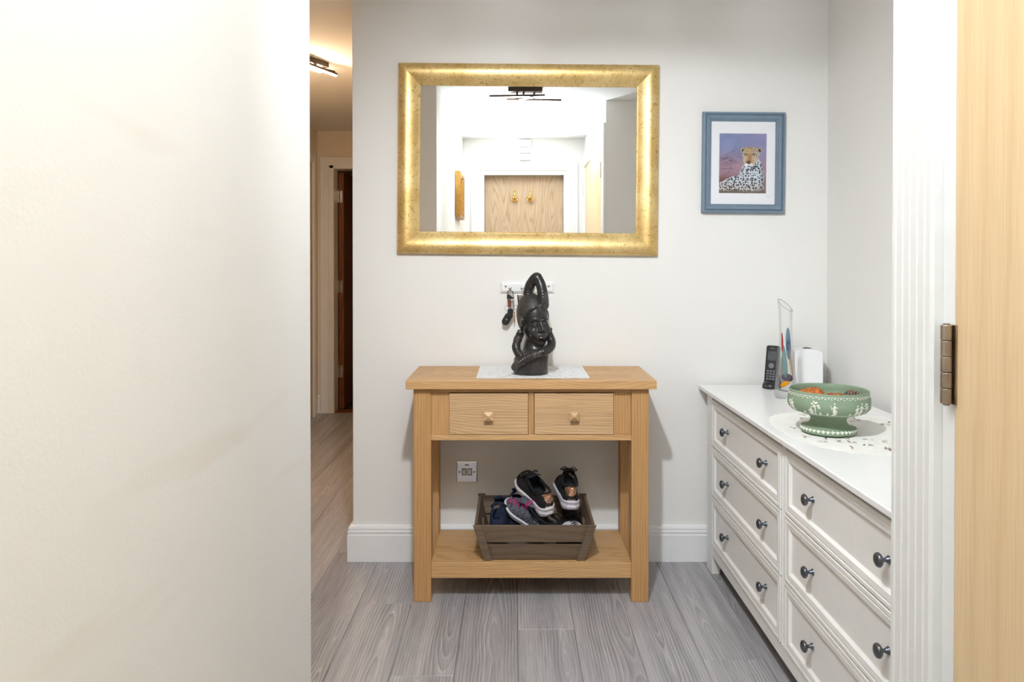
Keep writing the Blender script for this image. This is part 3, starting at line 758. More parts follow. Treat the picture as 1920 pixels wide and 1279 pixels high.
# ------------------------------------------------------------------ shoes
def shoe(name, label, loc, rot, mat, L=.240, heel=None, laces=None, mirror=1, sole='rubber', low=False, group=None, thick=1.0, toecap=None):
    T_ = thing(name, label, 'shoe', loc, rot, group)
    W = .0445
    def geo(Y):
        t = np.clip(Y/L, 0, 1)
        hw = W*(.70+.30*np.clip((t-.3)/.4, 0, 1)**1.2*1.0)
        hw = hw*np.where(t < .12, np.sqrt(np.clip(1-((.12-t)/.13)**2, .0, 1)), 1)
        hw = hw*np.where(t > .72, np.sqrt(np.clip(1-((t-.72)/.285)**2, .0, 1)), 1)
        cx = mirror*.008*np.sin((t-.2)*3.2)
        return t, hw, cx
    def ht(t):
        top = np.interp(t, [0, .05, .12, .28, .38, .46, .60, .78, .92, 1], [.088, .092, .088, .075, .082, .090, .072, .053, .040, .026])
        return top if not low else top*.86
    def out(X, Y, grow=0):
        t, hw, cx = geo(Y)
        e = np.abs(X-cx)-(hw+grow)
        return np.maximum(e, np.maximum(-Y-grow, Y-L-grow))
    def up(X, Y, Z, sh=0):
        t, hw, cx = geo(Y); H = ht(t)-sh; hh = np.maximum(hw-sh, .001)
        q = (np.abs(X-cx)/hh)**2.4+(np.clip(Z, 0, 1)/H)**2.6
        return (q**(1/2.5)-1)*np.minimum(hh, H)*.8
    def f_up(X, Y, Z):
        d = smax(up(X, Y, Z), out(X, Y, -.001), .003)
        d = np.maximum(d, -(Z-.012))
        cav = smax(up(X, Y, Z, .005), -(Z-.030), .004)
        cav = smax(cav, Y-.62*L, .006)
        op = np.sqrt((X/.026)**2+((Y-.085)/.066)**2)-1; op = np.maximum(op*.026, -(Z-.050-.10*np.clip(.085-Y, 0, 1)))
        return smax(d, -np.minimum(cav, op), .0025)
    h = .0033
    lo, hi = (-.062, -.012, -.006), (.062, L+.012, .105)
    sdf_obj('upper', f_up, lo, hi, h, mat, T_)
    def f_sole(X, Y, Z):
        t, hw, cx = geo(Y)
        e = out(X, Y, .0035)
        zt = np.interp(t, [0, .1, .4, .8, 1], [.031, .027, .020, .019, .024])*thick
        zb = np.interp(t, [0, .05, .75, 1], [.004, 0, 0, .011])
        groove = .0016*np.exp(-((Z-zt*.55)/.0022)**2)
        e = e+groove+.0015*np.sin(Z*300)
        return smax(smax(e, Z-zt, .004), zb-Z, .004)
    sdf_obj('sole', f_sole, (-.066, -.016, -.006), (.066, L+.016, .042), .003, sole, T_)
    # collar padding
    ring = []
    for i in range(28):
        a = 2*PI*i/28; x, y = .0275*math.sin(a), .085-.068*math.cos(a)
        z = float(np.interp(y, [.012, .05, .09, .153], [.090 if not low else .078, .077 if not low else .066, .072 if not low else .062, .086 if not low else .074])); ring.append((x, y, z))
    V, F = tube(ring, .0055, 8, True); mesh('collar', V, F, 'lining' if mat != 'navy' else 'navy', T_, smooth=True, world=False)
    # tongue
    V = []; F = []
    for j in range(7):
        y = .118+j*.012; z = .098-j*.004 if not low else .084-j*.003
        for i in range(7):
            x = (i-3)*.0075; V.append((x, y-(.01 if j == 0 else 0), z+.006*(1-(i-3)**2/9)-(0.0 if j else -.008)))
    for j in range(6):
        for i in range(6): F.append((j*7+i, j*7+i+1, (j+1)*7+i+1, (j+1)*7+i))
    o = mesh('tongue', V, F, mat, T_, smooth=True, world=False); s = o.modifiers.new('s', 'SOLIDIFY'); s.thickness = .004
    if heel:
        def f_h(X, Y, Z):
            sh = smax(up(X, Y, Z, -.0025), out(X, Y, .0018), .003)
            sh = np.maximum(sh, -smax(up(X, Y, Z, .004), out(X, Y, -.004), .002))
            rg = np.sqrt((X/.021)**2+((Z-.074)/.017)**2)-1
            return np.maximum(np.maximum(sh, rg*.016), Y-.03)
        sdf_obj('heel_patch', f_h, (-.05, -.012, .045), (.05, .034, .105), .0022, heel, T_)
    if laces:
        mb = MB()
        for j in range(5):
            y = .150+j*.017; t, hw, cx = geo(np.array(y)); z = float(ht(t))+.0035; x_ = .019
            for q in (-1, 1):
                mb.add(*tube([(-x_, y, z-.010), (-x_*.5, y+q*.002, z-.002), (0, y+q*.006, z+.0015), (x_*.5, y+q*.010, z-.002), (x_, y+q*.014, z-.011)], .0019, 6))
        y = .146; z = .096 if not low else .082
        for q in (-1, 1):
            mb.add(*tube(spline([(0, y, z), (q*.018, y-.004, z+.010), (q*.032, y+.004, z-.006), (q*.018, y+.008, z-.004), (0, y, z+.002)]), .0019, 6))
        mb.build('lace', laces, T_, smooth=True, world=False)
    if toecap:
        def f_t(X, Y, Z):
            sh = smax(up(X, Y, Z, -.0025), out(X, Y, .0015), .003)
            sh = np.maximum(sh, -up(X, Y, Z, .003))
            return np.maximum(np.maximum(sh, L-.055-Y), -(Z-.014))
        sdf_obj('toe_cap', f_t, (-.06, L-.07, .0), (.06, L+.01, .07), .0026, toecap, T_)
    return T_
R = math.radians
shoe('sneaker', 'black sneaker with rose gold heel, tilted on top of the pile, left of its pair', (.128, 2.705, .298), (R(17), R(-8), R(27)), 'blackfab', heel='rose', laces='black', thick=1.25, group='black sneakers with rose gold heels')
shoe('sneaker', 'black sneaker with rose gold heel, heel forward at the right end of the crate', (.203, 2.735, .308), (R(10), R(3), R(0)), 'blackfab', heel='rose', laces='black', thick=1.25, mirror=-1, group='black sneakers with rose gold heels')
shoe('sneaker', 'dark grey knitted sneaker with bright pink laces and curved white sole', (.150, 2.735, .188), (R(30), R(-14), R(56)), 'knit', laces='pink')
shoe('sneaker', 'dark sneaker with a pale toe, half buried at the crate right corner', (.212, 2.950, .170), (R(12), 0, R(183)), 'blackfab', laces='black', toecap='rubber', low=True)
shoe('slip_on_shoe', 'navy suede shoe seen from its heel at the crate left end', (-.062, 2.712, .250), (R(-15), 0, R(-2)), 'navy', thick=.5, sole='navy')
shoe('slip_on_shoe', 'navy shoe mostly hidden behind the grey knitted sneaker', (-.004, 2.785, .232), (R(3), 0, R(-8)), 'navy', thick=.5, sole='navy', mirror=-1)

# ------------------------------------------------------------------ switch plate
SW = thing('switch_plate', 'square chrome fused switch plate on the wall behind the table', 'switch', (-.1960, YB, .895))
def mf(y0): return lambda u, v, d: (u, y0-d, v)
cx, cz = -.196, .895*0+1.22-(885-495)/456.7
SW.location = (cx, YB, cz)
V, F = rings(cx-.043, cx+.043, cz-.043, cz+.043, [(0, 0), (0, .005), (.002, .0075), (.004, .008)], mf(YB)); mesh('plate', V, F, 'chrome', SW)
for dx in (-.0115, .0115):
    V, F = rings(cx+dx-.0095, cx+dx+.0095, cz-.014, cz+.014, [(0, .0075), (0, .0092), (.002, .0092), (.0022, .0085)], mf(YB)); mesh('surround', V, F, 'black', SW)
    V, F = rings(cx+dx-.007, cx+dx+.007, cz-.011, cz+.011, [(0, .008), (0, .0115), (.001, .0125)], mf(YB)); mesh('rocker' if dx < 0 else 'fuse_carrier', V, F, 'whiteplastic', SW)
for dx in (-.030, .030):
    V, F = lathe([(.0036, 0), (.0036, .0012), (.0025, .0018)], 14); mesh('screw', [(cx+dx+a, YB-.008-c_, cz+b_) for a, b_, c_ in V], F, 'pewter', SW)
box('indicator', (cx-.008, YB-.0095, cz+.026), (cx+.008, YB-.007, cz+.030), 'black', SW, bevel=0)

# ------------------------------------------------------------------ mirror
MX, MZ = (990-965)/1393*3.03, 1.22+(495-299)/1393*3.03
MI = thing('wall_mirror', 'large rectangular wall mirror in a mottled gold frame, hung slightly crooked', 'mirror', (MX, YB, MZ), (0, math.radians(.52), 0))
W2, H2 = .531, .388
PF = [(0, 0), (0, .020), (.0015, .024), (.006, .0285), (.016, .033), (.028, .0345), (.040, .0335), (.054, .0295), (.068, .0235), (.080, .0175), (.087, .014), (.090, .0138), (.0905, .010)]
V, F = rings(-W2, W2, -H2, H2, PF, lambda u, v, d: (u, -d, v), cap=False)
fo = mesh('frame', V, F, 'gold', MI, world=False)
# split so that each side keeps smooth shading but the mitres stay sharp
me = fo.data; me.polygons.foreach_set('use_smooth', [True]*len(me.polygons))
for e in me.edges:
    a, b_ = e.vertices
    if a % 4 == b_ % 4 and abs(a-b_) == 4: e.use_edge_sharp = True
me.update()
mesh('glass', *rings(-W2+.0903, W2-.0903, -H2+.0903, H2-.0903, [(0, .0), (0, .0105), (.0002, .0107)], lambda u, v, d: (u, -d, v)), 'mirror', MI, world=False)

# ------------------------------------------------------------------ leopard print
PX, PZ = (1393.5-965)/1393*3.035, 1.22+(495-305.5)/1393*3.035
PO = thing('framed_print', 'leopard print with white mount in a blue-grey frame', 'picture', (PX, YB, PZ), (0, math.radians(.55), 0))
fw2, fh2 = .168, .2055
PP = [(0, 0), (0, .020), (.002, .022), (.009, .023), (.0105, .017), (.014, .017), (.015, .0225), (.028, .0205), (.0295, .017), (.034, .016), (.035, .0125), (.0365, .0125), (.037, .009)]
mesh('frame', *rings(-fw2, fw2, -fh2, fh2, PP, lambda u, v, d: (u, -d, v), cap=False), 'blueframe', PO, world=False)
iw, ih = fw2-.036, fh2-.036
a0, a1, b0, b1 = -.0965, .0955, -.1235, .1195
# mount: card with a bevelled window
V, F = [], []
for (x0, x1, z0, z1, d) in ((-iw, iw, -ih, ih, .009), (a0-.001, a1+.001, b0-.001, b1+.001, .009), (a0, a1, b0, b1, .0072)):
    for q in ((x0, z0), (x1, z0), (x1, z1), (x0, z1)): V.append((q[0], -d, q[1]))
for j in range(2):
    for i in range(4): F.append((j*4+i, j*4+(i+1) % 4, (j+1)*4+(i+1) % 4, (j+1)*4+i))
mesh('mount', V, F, 'mat', PO, world=False)
mb = MB()
mb.add(*tube([(.095, -.0094, -.138), (.098, -.0094, -.132), (.100, -.0094, -.140), (.103, -.0094, -.134), (.106, -.0094, -.141), (.109, -.0094, -.137)], .0004, 5))
mb.build('signature', 'greyplastic', PO, world=False)
def leopard():
    nx, nz = 176, 222
    u, v = np.meshgrid((np.arange(nx)+.5)/nx, (np.arange(nz)+.5)/nz)     # v up
    rs = np.random.RandomState(4)
    def fbm(scale, seed, octv=4):
        r_ = np.random.RandomState(seed); out = np.zeros_like(u); amp = 1; tot = 0
        for o_ in range(octv):
            g_ = r_.rand(int(scale)+3, int(scale)+3); x = u*scale*.8; y = v*scale
            xi, yi = x.astype(int), y.astype(int); xf, yf = x-xi, y-yi; xf = xf*xf*(3-2*xf); yf = yf*yf*(3-2*yf)
            out += amp*((g_[yi, xi]*(1-xf)+g_[yi, xi+1]*xf)*(1-yf)+(g_[yi+1, xi]*(1-xf)+g_[yi+1, xi+1]*xf)*yf); tot += amp; amp *= .5; scale *= 2
        return out/tot
    def c3(c): return np.array(lin(c)[:3])
    def lerp(A, B, t): return A*(1-t[..., None])+B*t[..., None]
    img = lerp(np.ones(u.shape+(3,))*c3((150, 112, 118)), np.ones(u.shape+(3,))*c3((128, 138, 176)), np.clip((v-.30)*2.0, 0, 1))
    img = lerp(img, np.ones_like(img)*c3((150, 140, 182)), np.clip((u-.35)*1.1, 0, .7)*np.clip((v-.5)*4, 0, 1))
    img = lerp(img, np.ones_like(img)*c3((164, 134, 150)), np.clip(1-np.abs(v-.42)*5, 0, .7))
    n1 = fbm(6, 1); img = img*(0.85+.35*n1[..., None])
    # branches
    def seg(ax, az, bx, bz, w_, col, k=.8):
        nonlocal img
        dx, dz = bx-ax, (bz-az); t = np.clip(((u-ax)*dx+(v-az)*dz)/(dx*dx+dz*dz), 0, 1)
        d_ = np.sqrt(((u-ax-t*dx)*.8)**2+(v-az-t*dz)**2); m_ = np.clip((w_-d_)/.005+.5, 0, 1)*k; img = lerp(img, np.ones_like(img)*c3(col), m_)
    r2 = random.Random(5)
    for q in range(9):
        x, z = 0.0+r2.random()*.12, .30+r2.random()*.32; an = r2.uniform(.1, .9)
        for s_ in range(5):
            x2, z2 = x+.07*math.cos(an), z+.055*math.sin(an); seg(x, z, x2, z2, .005-.0006*s_, (96, 66, 84), .7); 
            seg(x2, z2, x2+.04, z2+r2.uniform(-.04, .04), .002, (110, 74, 92), .6)
            x, z = x2, z2; an += r2.uniform(-.7, .6)
    bush = np.clip((.34+.10*(n1-.5)-v)*10, 0, 1)*np.clip((.5-u)*4, 0, 1)
    img = lerp(img, c3((104, 72, 74))*(.6+.9*fbm(40, 8)[..., None]), bush*.8)
    # body
    E = lambda cx, cz, rx, rz, th=0: (((u-cx)*math.cos(th)+(v-cz)*math.sin(th))/rx)**2+((-(u-cx)*math.sin(th)+(v-cz)*math.cos(th))/rz)**2
    body = np.minimum.reduce([E(.70, .27, .27, .29), E(.72, .42, .20, .20), E(.30, .15, .34, .13, .25), E(.62, .10, .36, .09), E(.12, .12, .16, .08)])
    bm_ = np.clip((1-body)*12, 0, 1)
    fur = lerp(np.ones_like(img)*c3((206, 214, 222)), np.ones_like(img)*c3((188, 176, 168)), np.clip(.9-v*4+np.abs(u-.62)*.5, 0, 1))
    fur = lerp(fur, np.ones_like(img)*c3((120, 124, 140)), np.clip((u-.84)*7, 0, .6))
    img = lerp(img, fur*(.75+.5*fbm(60, 3)[..., None]), bm_)
    # spots: jittered points
    def spots(mask, step, rad, col, seed, stretch=1.3):
        nonlocal img
        r_ = np.random.RandomState(seed); acc = np.ones_like(u)*9
        for iz in np.arange(0, 1, step*.8):
            for ix in np.arange(0, 1, step):
                cx_, cz_ = ix+r_.rand()*step*.8, iz+r_.rand()*step*.6; a_ = r_.rand()*1.2-.2; rr_ = rad*(.6+.7*r_.rand())
                x0, x1 = max(0, int((cx_-.05)*nx)), min(nx, int((cx_+.05)*nx)); z0, z1 = max(0, int((cz_-.05)*nz)), min(nz, int((cz_+.05)*nz))
                uu, vv = u[z0:z1, x0:x1]-cx_, v[z0:z1, x0:x1]-cz_
                p_, q_ = uu*math.cos(a_)+vv*math.sin(a_), -uu*math.sin(a_)+vv*math.cos(a_)
                acc[z0:z1, x0:x1] = np.minimum(acc[z0:z1, x0:x1], np.sqrt((p_/(rr_*stretch))**2+(q_/rr_)**2))
        img = lerp(img, np.ones_like(img)*c3(col), np.clip((1-acc)*3, 0, 1)*mask*.92)
    spots(bm_, .050, .0165, (26, 27, 44), 2)
    # head
    for ex in (.50, .86):
        m_ = np.clip((1-E(ex, .725, .055, .045))*10, 0, 1); img = lerp(img, np.ones_like(img)*c3((176, 150, 116)), m_)
        m_ = np.clip((1-E(ex+(.01 if ex < .6 else -.01), .715, .033, .028))*8, 0, 1); img = lerp(img, np.ones_like(img)*c3((60, 50, 50)), m_)
    hd = np.minimum(E(.67, .645, .19, .14), E(.65, .56, .15, .11)); hm = np.clip((1-hd)*10, 0, 1)
    hf = lerp(np.ones_like(img)*c3((190, 160, 118)), np.ones_like(img)*c3((196, 200, 200)), np.clip(np.abs(u-.65)*5-.2, 0, 1))
    img = lerp(img, hf*(.8+.35*fbm(50, 6)[..., None]), hm)
    spots(hm*np.clip((np.abs(u-.645)-.045)*40+(v-.69)*30, 0, 1), .031, .0085, (48, 38, 36), 9, 1.0)
    for (cx_, cz_, rx, rz, col, k) in ((.645, .585, .045, .085, (158, 118, 84), .8), (.62, .530, .06, .022, (110, 76, 56), .9), (.625, .508, .05, .018, (72, 46, 44), .9),
            (.57, .650, .040, .019, (52, 42, 34), .95), (.725, .650, .040, .019, (52, 42, 34), .95), (.572, .650, .017, .010, (196, 186, 120), 1), (.723, .650, .017, .010, (196, 186, 120), 1),
            (.58, .475, .045, .03, (230, 234, 238), .9), (.68, .475, .05, .03, (214, 220, 230), .9), (.74, .44, .09, .016, (40, 44, 60), .8), (.70, .405, .10, .010, (40, 44, 60), .7), (.63, .455, .03, .006, (60, 50, 60), .8)):
        m_ = np.clip((1-E(cx_, cz_, rx, rz, .15 if rz < .02 and rx > .08 else 0))*4, 0, 1)*k; img = lerp(img, np.ones_like(img)*c3(col), m_)
    gr = np.clip((.045+.02*fbm(14, 11)-v)*40, 0, 1); img = lerp(img, c3((104, 96, 84))*(.5+fbm(50, 12)[..., None]), gr*.9)
    img = np.clip(img, 0, 1)
    xs = a0+(a1-a0)*np.arange(nx+1)/nx; zs = b0+(b1-b0)*np.arange(nz+1)/nz
    Xg, Zg = np.meshgrid(xs, zs); V = np.stack([Xg.ravel(), np.full(Xg.size, -.0074), Zg.ravel()], 1)
    I = np.arange((nx+1)*(nz+1)).reshape(nz+1, nx+1); Q = np.stack([I[:-1, :-1].ravel(), I[:-1, 1:].ravel(), I[1:, 1:].ravel(), I[1:, :-1].ravel()], 1)
    me = bpy.data.meshes.new('print'); me.from_pydata(V.tolist(), [], Q.tolist())
    ca = me.color_attributes.new('print_ink', 'FLOAT_COLOR', 'CORNER')
    cl = np.ones((len(Q), 4, 4)); cl[:, :, :3] = img.reshape(-1, 1, 3); ca.data.foreach_set('color', cl.ravel()); me.update()
    m, nt, b = new_mat('leopard_print_ink'); at = N(nt, 'ShaderNodeAttribute'); at.attribute_name = 'print_ink'
    nt.links.new(at.outputs['Color'], b.inputs['Base Color']); b.inputs['Roughness'].default_value = .35
    link('print', me, m, PO)
leopard()

# ------------------------------------------------------------------ key rack
kz = 1.22+(495-539)/1393*3.04; kx = (988.5-965)/1393*3.04
KR = thing('key_rack', 'white key rack with small hooks on the wall behind the carved head', 'rack', (kx, YB, kz))
mesh('board', *rings(kx-.110, kx+.110, kz-.0225, kz+.0225, [(0, 0), (0, .006), (.003, .008), (.006, .012), (.009, .013)], mf(YB)), 'whiteplastic', KR)
for dx in (-.088, .088):
    V, F = lathe([(.0042, 0), (.0042, .001), (.002, .0022)], 14); mesh('screw', [(kx+dx+a, YB-.013-c_, kz+.004+b_) for a, b_, c_ in V], F, 'steel', KR)
hk = [-.070, -.021, .028, .074]
for dx in hk:
    mb = MB(); x = kx+dx; z = kz-.004
    V, F = lathe([(.007, 0), (.007, .001), (.0045, .003)], 14); mb.add([(x+a, YB-.013-c_, z+b_) for a, b_, c_ in V], F)
    for s_ in (-.004, .004):
        V, F = lathe([(.0018, 0), (.0018, .004), (.0005, .005)], 8); mb.add([(x+s_+a, YB-.013-c_, z+.004+b_) for a, b_, c_ in V], F)
    mb.add(*tube(spline([(x, YB-.014, z), (x, YB-.028, z-.004), (x, YB-.032, z-.012), (x, YB-.036, z-.004)]), .0015, 8))
    mb.build('hook', 'chrome', KR, smooth=True)
# key bunch on the first hook
def pxz(px, py, Y): return (px-965)/1393*Y, 1.22+(495-py)/1393*Y
yk = 3.016
def KP(px, py, dy=0): x, z = pxz(px, py, yk); return (x, yk+dy, z)
KB = thing('key_bunch', 'key bunch with black fobs and carabiner on the leftmost hook', 'keys', KP(957, 545))
mb = MB(); mb.add(*tube([KP(px, py) for px, py in ((953, 546), (951.5, 552), (951, 560), (955, 560.5), (959, 560.5), (963, 559), (962, 552), (961, 547), (957, 544.2))], .0018, 8, True))
mb.build('carabiner', 'black', KB, smooth=True)
V = [KP(953, 551, -.003), KP(962, 558, -.003), KP(963, 561, -.003), KP(950.5, 561, -.003)]; V += [(a, b_+.006, c_) for a, b_, c_ in V]
mesh('carabiner_lock', V, [(0, 1, 2, 3), (4, 5, 6, 7), (0, 1, 5, 4), (1, 2, 6, 5), (2, 3, 7, 6), (3, 0, 4, 7)], 'black', KB, bevel=.001)
for (px, py, r_) in ((957, 562, 5.5), (950.5, 578, 4.5), (966, 577, 4.5)):
    c0 = KP(px, py, .002); rr_ = r_/1393*yk
    mesh('key_ring', *tube([(c0[0]+rr_*math.cos(a*PI/12), c0[1]+.002*math.sin(a*PI/6), c0[2]+rr_*math.sin(a*PI/12)) for a in range(24)], .0007, 6, True), 'chrome', KB, smooth=True)
x0, z0 = pxz(952, 576, yk); x1, z1 = pxz(958.5, 562, yk)
box('strap', (x0, yk-.004, z0), (x1, yk-.001, z1), 'leather', KB, bevel=.0008)
x0, z0 = pxz(961, 577, yk); x1, z1 = pxz(964, 562, yk)
box('key', (x0, yk-.003, z0), (x1, yk-.001, z1), 'steel', KB, bevel=.0004)
x0, z0 = pxz(963.5, 605, yk); x1, z1 = pxz(965.5, 585, yk)
box('key', (x0, yk+.001, z0), (x1, yk+.003, z1), 'brass', KB, bevel=.0004)
def fob(name, ca, cb, r0, r1, dy, th, mat):
    a, b_ = Vector(KP(*ca)), Vector(KP(*cb))
    def f(X, Y, Z):
        d = b_-a; l2 = d.x**2+d.z**2; t = np.clip(((X-a.x)*d.x+(Z-a.z)*d.z)/l2, 0, 1)
        e = np.sqrt((X-a.x-t*d.x)**2+(Z-a.z-t*d.z)**2)-(r0+(r1-r0)*t)
        return smax(e, np.abs(Y-(yk+dy))-th, .004)
    p = KB.location
    lo = (min(a.x, b_.x)-.03, yk+dy-.02, min(a.z, b_.z)-.03); hi = (max(a.x, b_.x)+.03, yk+dy+.02, max(a.z, b_.z)+.03)
    o = sdf_obj(name, f, lo, hi, .0014, mat, KB); o.location = (-p[0], -p[1], -p[2]); return o
fob('fob', (957, 583), (956.5, 592), .0125*.95, .0115, -.012, .005, 'black')
fob('car_key_fob', (953, 594), (948, 603), .0150, .0155, -.002, .007, 'black')
c0 = KP(949.5, 599, -.0102)
mesh('fob_button', *[(lambda VF: ([(c0[0]+a, c0[1]-c_, c0[2]+b_) for a, b_, c_ in VF[0]], VF[1]))(lathe([(.004, -.002), (.004, 0), (.003, .0008)], 16))][0], 'greyplastic', KB)
# steel strip key on second hook
K2 = thing('key_holder', 'grey metal key holder hanging behind the carved head', 'keys', KP(976, 552))
V = [KP(969.5, 553, -.001), KP(980, 552, -.001), KP(981.5, 572, -.001), KP(973, 580, -.001)]; V += [(a, b_-.005, c_) for a, b_, c_ in V]
mesh('sleeve', V, [(0, 1, 2, 3), (4, 5, 6, 7), (0, 1, 5, 4), (1, 2, 6, 5), (2, 3, 7, 6), (3, 0, 4, 7)], 'steel', K2, bevel=.0015)
V = [KP(969.5, 553, -.0065), KP(971.5, 553, -.0065), KP(976, 585, -.0065), KP(973.5, 590, -.0065)]; V += [(a, b_+.003, c_) for a, b_, c_ in V]
mesh('edge_strip', V, [(0, 1, 2, 3), (4, 5, 6, 7), (0, 1, 5, 4), (1, 2, 6, 5), (2, 3, 7, 6), (3, 0, 4, 7)], 'black', K2)
c0 = KP(981, 551); mesh('key_ring', *tube([(c0[0]+.0065*math.cos(a*PI/12), c0[1]+.001, c0[2]+.009*math.sin(a*PI/12)) for a in range(24)], .0007, 6, True), 'chrome', K2, smooth=True)

# ------------------------------------------------------------------ chest of drawers
CT = thing('chest_of_drawers', 'long white six-drawer chest with pewter knobs against the right wall', 'chest', (1.0, 2.16, 0))
CFX, CX1, CY0, CY1 = .775, 1.235, 1.335, 2.985
box('top', (.750, 1.315, .7105), (1.240, 3.028, .727), 'top', CT, bevel=.003, seg=3)
post = .046
for (x0, y0) in ((CFX, CY1-.075), (CFX, CY0), (CX1-post, CY1-post), (CX1-post, CY0)):
    wy = .075 if x0 == CFX else post
    if x0 == CFX and y0 > 2: pass
    box('leg', (x0, y0, 0), (x0+(.034 if x0 == CFX else post), y0+wy, .7105), 'chest', CT, bevel=.002)
box('side_panel', (CFX+.034, CY1-.03, .075), (CX1-post, CY1-.012, .7105), 'chest', CT)
box('side_panel', (CFX+.034, CY0+.012, .075), (CX1-post, CY0+.03, .7105), 'chest', CT)
box('back_panel', (CX1-.02, CY0+post, .075), (CX1-.008, CY1-post, .7105), 'chest', CT)
box('centre_stile', (CFX+.003, 2.125, .075), (CFX+.03, 2.153, .7105), 'chest', CT)
mesh('centre_bead', *rings(2.128, 2.150, .11, .70, [(0, 0), (.003, .004), (.007, .004), (.009, .001)], lambda u, v, d: (CFX+.003-d, u, v)), 'chest', CT)
box('top_rail', (CFX+.004, CY0+.075, .692), (CFX+.03, CY1-.075, .7105), 'chest', CT)
box('bottom_rail', (CFX+.001, CY0+.075, .072), (CFX+.03, CY1-.075, .112), 'chest', CT)
box('inner_backing', (CFX+.03, CY0+.03, .08), (CFX+.034, CY1-.03, .70), 'chest', CT, bevel=0)
DP = [(0, -.02), (0, .001), (.0015, .003), (.010, .003), (.0115, .0005), (.0135, .0005), (.016, .0025), (.030, .0010), (.033, -.003), (.036, -.0065), (.039, -.007)]
def mk_knob():
    pr = [(.0085, 0), (.009, .002), (.0075, .004), (.0048, .008), (.0042, .013), (.0060, .016), (.0120, .018), (.0150, .021), (.0155, .024), (.0140, .0275), (.0095, .030), (.004, .0312), (.0005, .0315)]
    V, F = lathe(pr, 28); return [(-c_, a, b_) for a, b_, c_ in V], F
kV, kF = mk_knob(); kme = None
for (y0, y1, kn) in ((2.156, 2.908, (2.715, 2.300)), (1.412, 2.122, (1.940, 1.545))):
    for (z0, z1) in ((.5065, .690), (.3125, .5030), (.116, .3090)):
        D = mesh('drawer', *rings(y0, y1, z0, z1, DP, lambda u, v, d: (CFX-d, u, v)), 'chest', CT)
        for ky in kn:
            if kme is None:
                kme = bpy.data.meshes.new('knob'); kme.from_pydata(kV, [], kF); kme.polygons.foreach_set('use_smooth', [True]*len(kme.polygons)); kme.materials.append(M['pewter'])
            o = bpy.data.objects.new('knob', kme); C.objects.link(o); o.parent = D
            o.location = Vector((CFX+.007, ky, (z0+z1)/2+.004))-wl(D)

# embroidered mat on the chest
ex, ey, erx, ery = 1.005, 2.19, .222, .285
def e_in(x, y):
    a = math.atan2((y-ey)/ery, (x-ex)/erx); r_ = (abs((x-ex)/erx)**2.6+abs((y-ey)/ery)**2.6)**(1/2.6)
    return r_ < .99+.010*math.cos(a*44) and x < 1.236
eh = []
for q in range(46):
    a = rr.uniform(0, 2*PI); r_ = rr.uniform(.45, .9)
    cx_, cy_ = ex+erx*r_*math.cos(a), ey+ery*r_*math.sin(a)
    for s_ in range(3): eh.append((cx_+rr.uniform(-.008, .008), cy_+rr.uniform(-.008, .008), rr.uniform(.0015, .003), rr.uniform(.0015, .004)))
hg2 = {}
for q in eh: hg2.setdefault((int(q[0]/.02), int(q[1]/.02)), []).append(q)
def e_hole(x, y):
    a, b_ = int(x/.02), int(y/.02)
    for i in (-1, 0, 1):
        for j in (-1, 0, 1):
            for (cx_, cy_, sx, sy) in hg2.get((a+i, b_+j), ()):
                if ((x-cx_)/sx)**2+((y-cy_)/sy)**2 < 1: return True
    return False
EM, _ = cloth('embroidered_mat', ex-erx, ex+erx, ey-ery, ey+ery, .7271, .0024, e_in, e_hole, 'cream', 'white embroidered table mat with red flower sprigs under the green bowl', 'tablecloth', wav=.0004)
def sprigs(name, mat, n_, seed, rmin=.50):
    r_ = random.Random(seed); mb = MB()
    for q in range(n_):
        a = 2*PI*q/n_+r_.uniform(-.1, .1); rd = r_.uniform(rmin, .86); cx_, cy_ = ex+erx*rd*math.cos(a), ey+ery*rd*math.sin(a)
        if cx_ > 1.21: continue
        for s_ in range(r_.choice((2, 3, 4))):
            an = r_.uniform(0, 2*PI); o_ = r_.uniform(.004, .014); L = r_.uniform(.0055, .0095); px_, py_ = cx_+o_*math.cos(an), cy_+o_*math.sin(an); w_ = r_.uniform(.0014, .0024)
            pts = [(px_+math.cos(an)*L*c_-math.sin(an)*w_*s2, py_+math.sin(an)*L*c_+math.cos(an)*w_*s2, .7298) for c_, s2 in ((-1, 0), (-.5, -1), (.5, -1), (1, 0), (.5, 1), (-.5, 1))]
            mb.add(pts, [(0, 1, 2, 3, 4, 5)])
    stuff(mb.build(name, mat, EM))
sprigs('red_embroidery', 'redthread', 15, 5); sprigs('beige_embroidery', 'thread', 44, 8, .4)

# ------------------------------------------------------------------ green bowl
BX, BY, BZ = .916, 2.165, .7302
BO = thing('footed_bowl', 'sage green footed bowl with white relief figures on the white chest', 'bowl', (BX, BY, BZ))
BO.scale = (.97, .97, .98)
pr = [(.001, .002), (.070, .0), (.078, .002), (.080, .008), (.077, .015), (.066, .019), (.055, .026), (.050, .036), (.052, .045), (.062, .052), (.085, .059), (.105, .067),
      (.1145, .078), (.1175, .091), (.1165, .104), (.1135, .112), (.1125, .121), (.1130, .126), (.1105, .128), (.1080, .125), (.1085, .112), (.108, .095), (.100, .080), (.080, .070), (.04, .066), (.001, .065)]
V, F = lathe(pr, 96); mesh('body', V, F, 'sage', BO, smooth=True, world=False)
po = pr[:18]
def rz(z):
    zz = [p[1] for p in po[3:18]]; r_ = [p[0] for p in po[3:18]]; return float(np.interp(z, zz, r_))
camang = math.atan2(-BY, -BX)
def onb(da, z, lift=0):
    a = camang+da; r_ = rz(z)+lift; return (r_*math.cos(a), r_*math.sin(a), z)
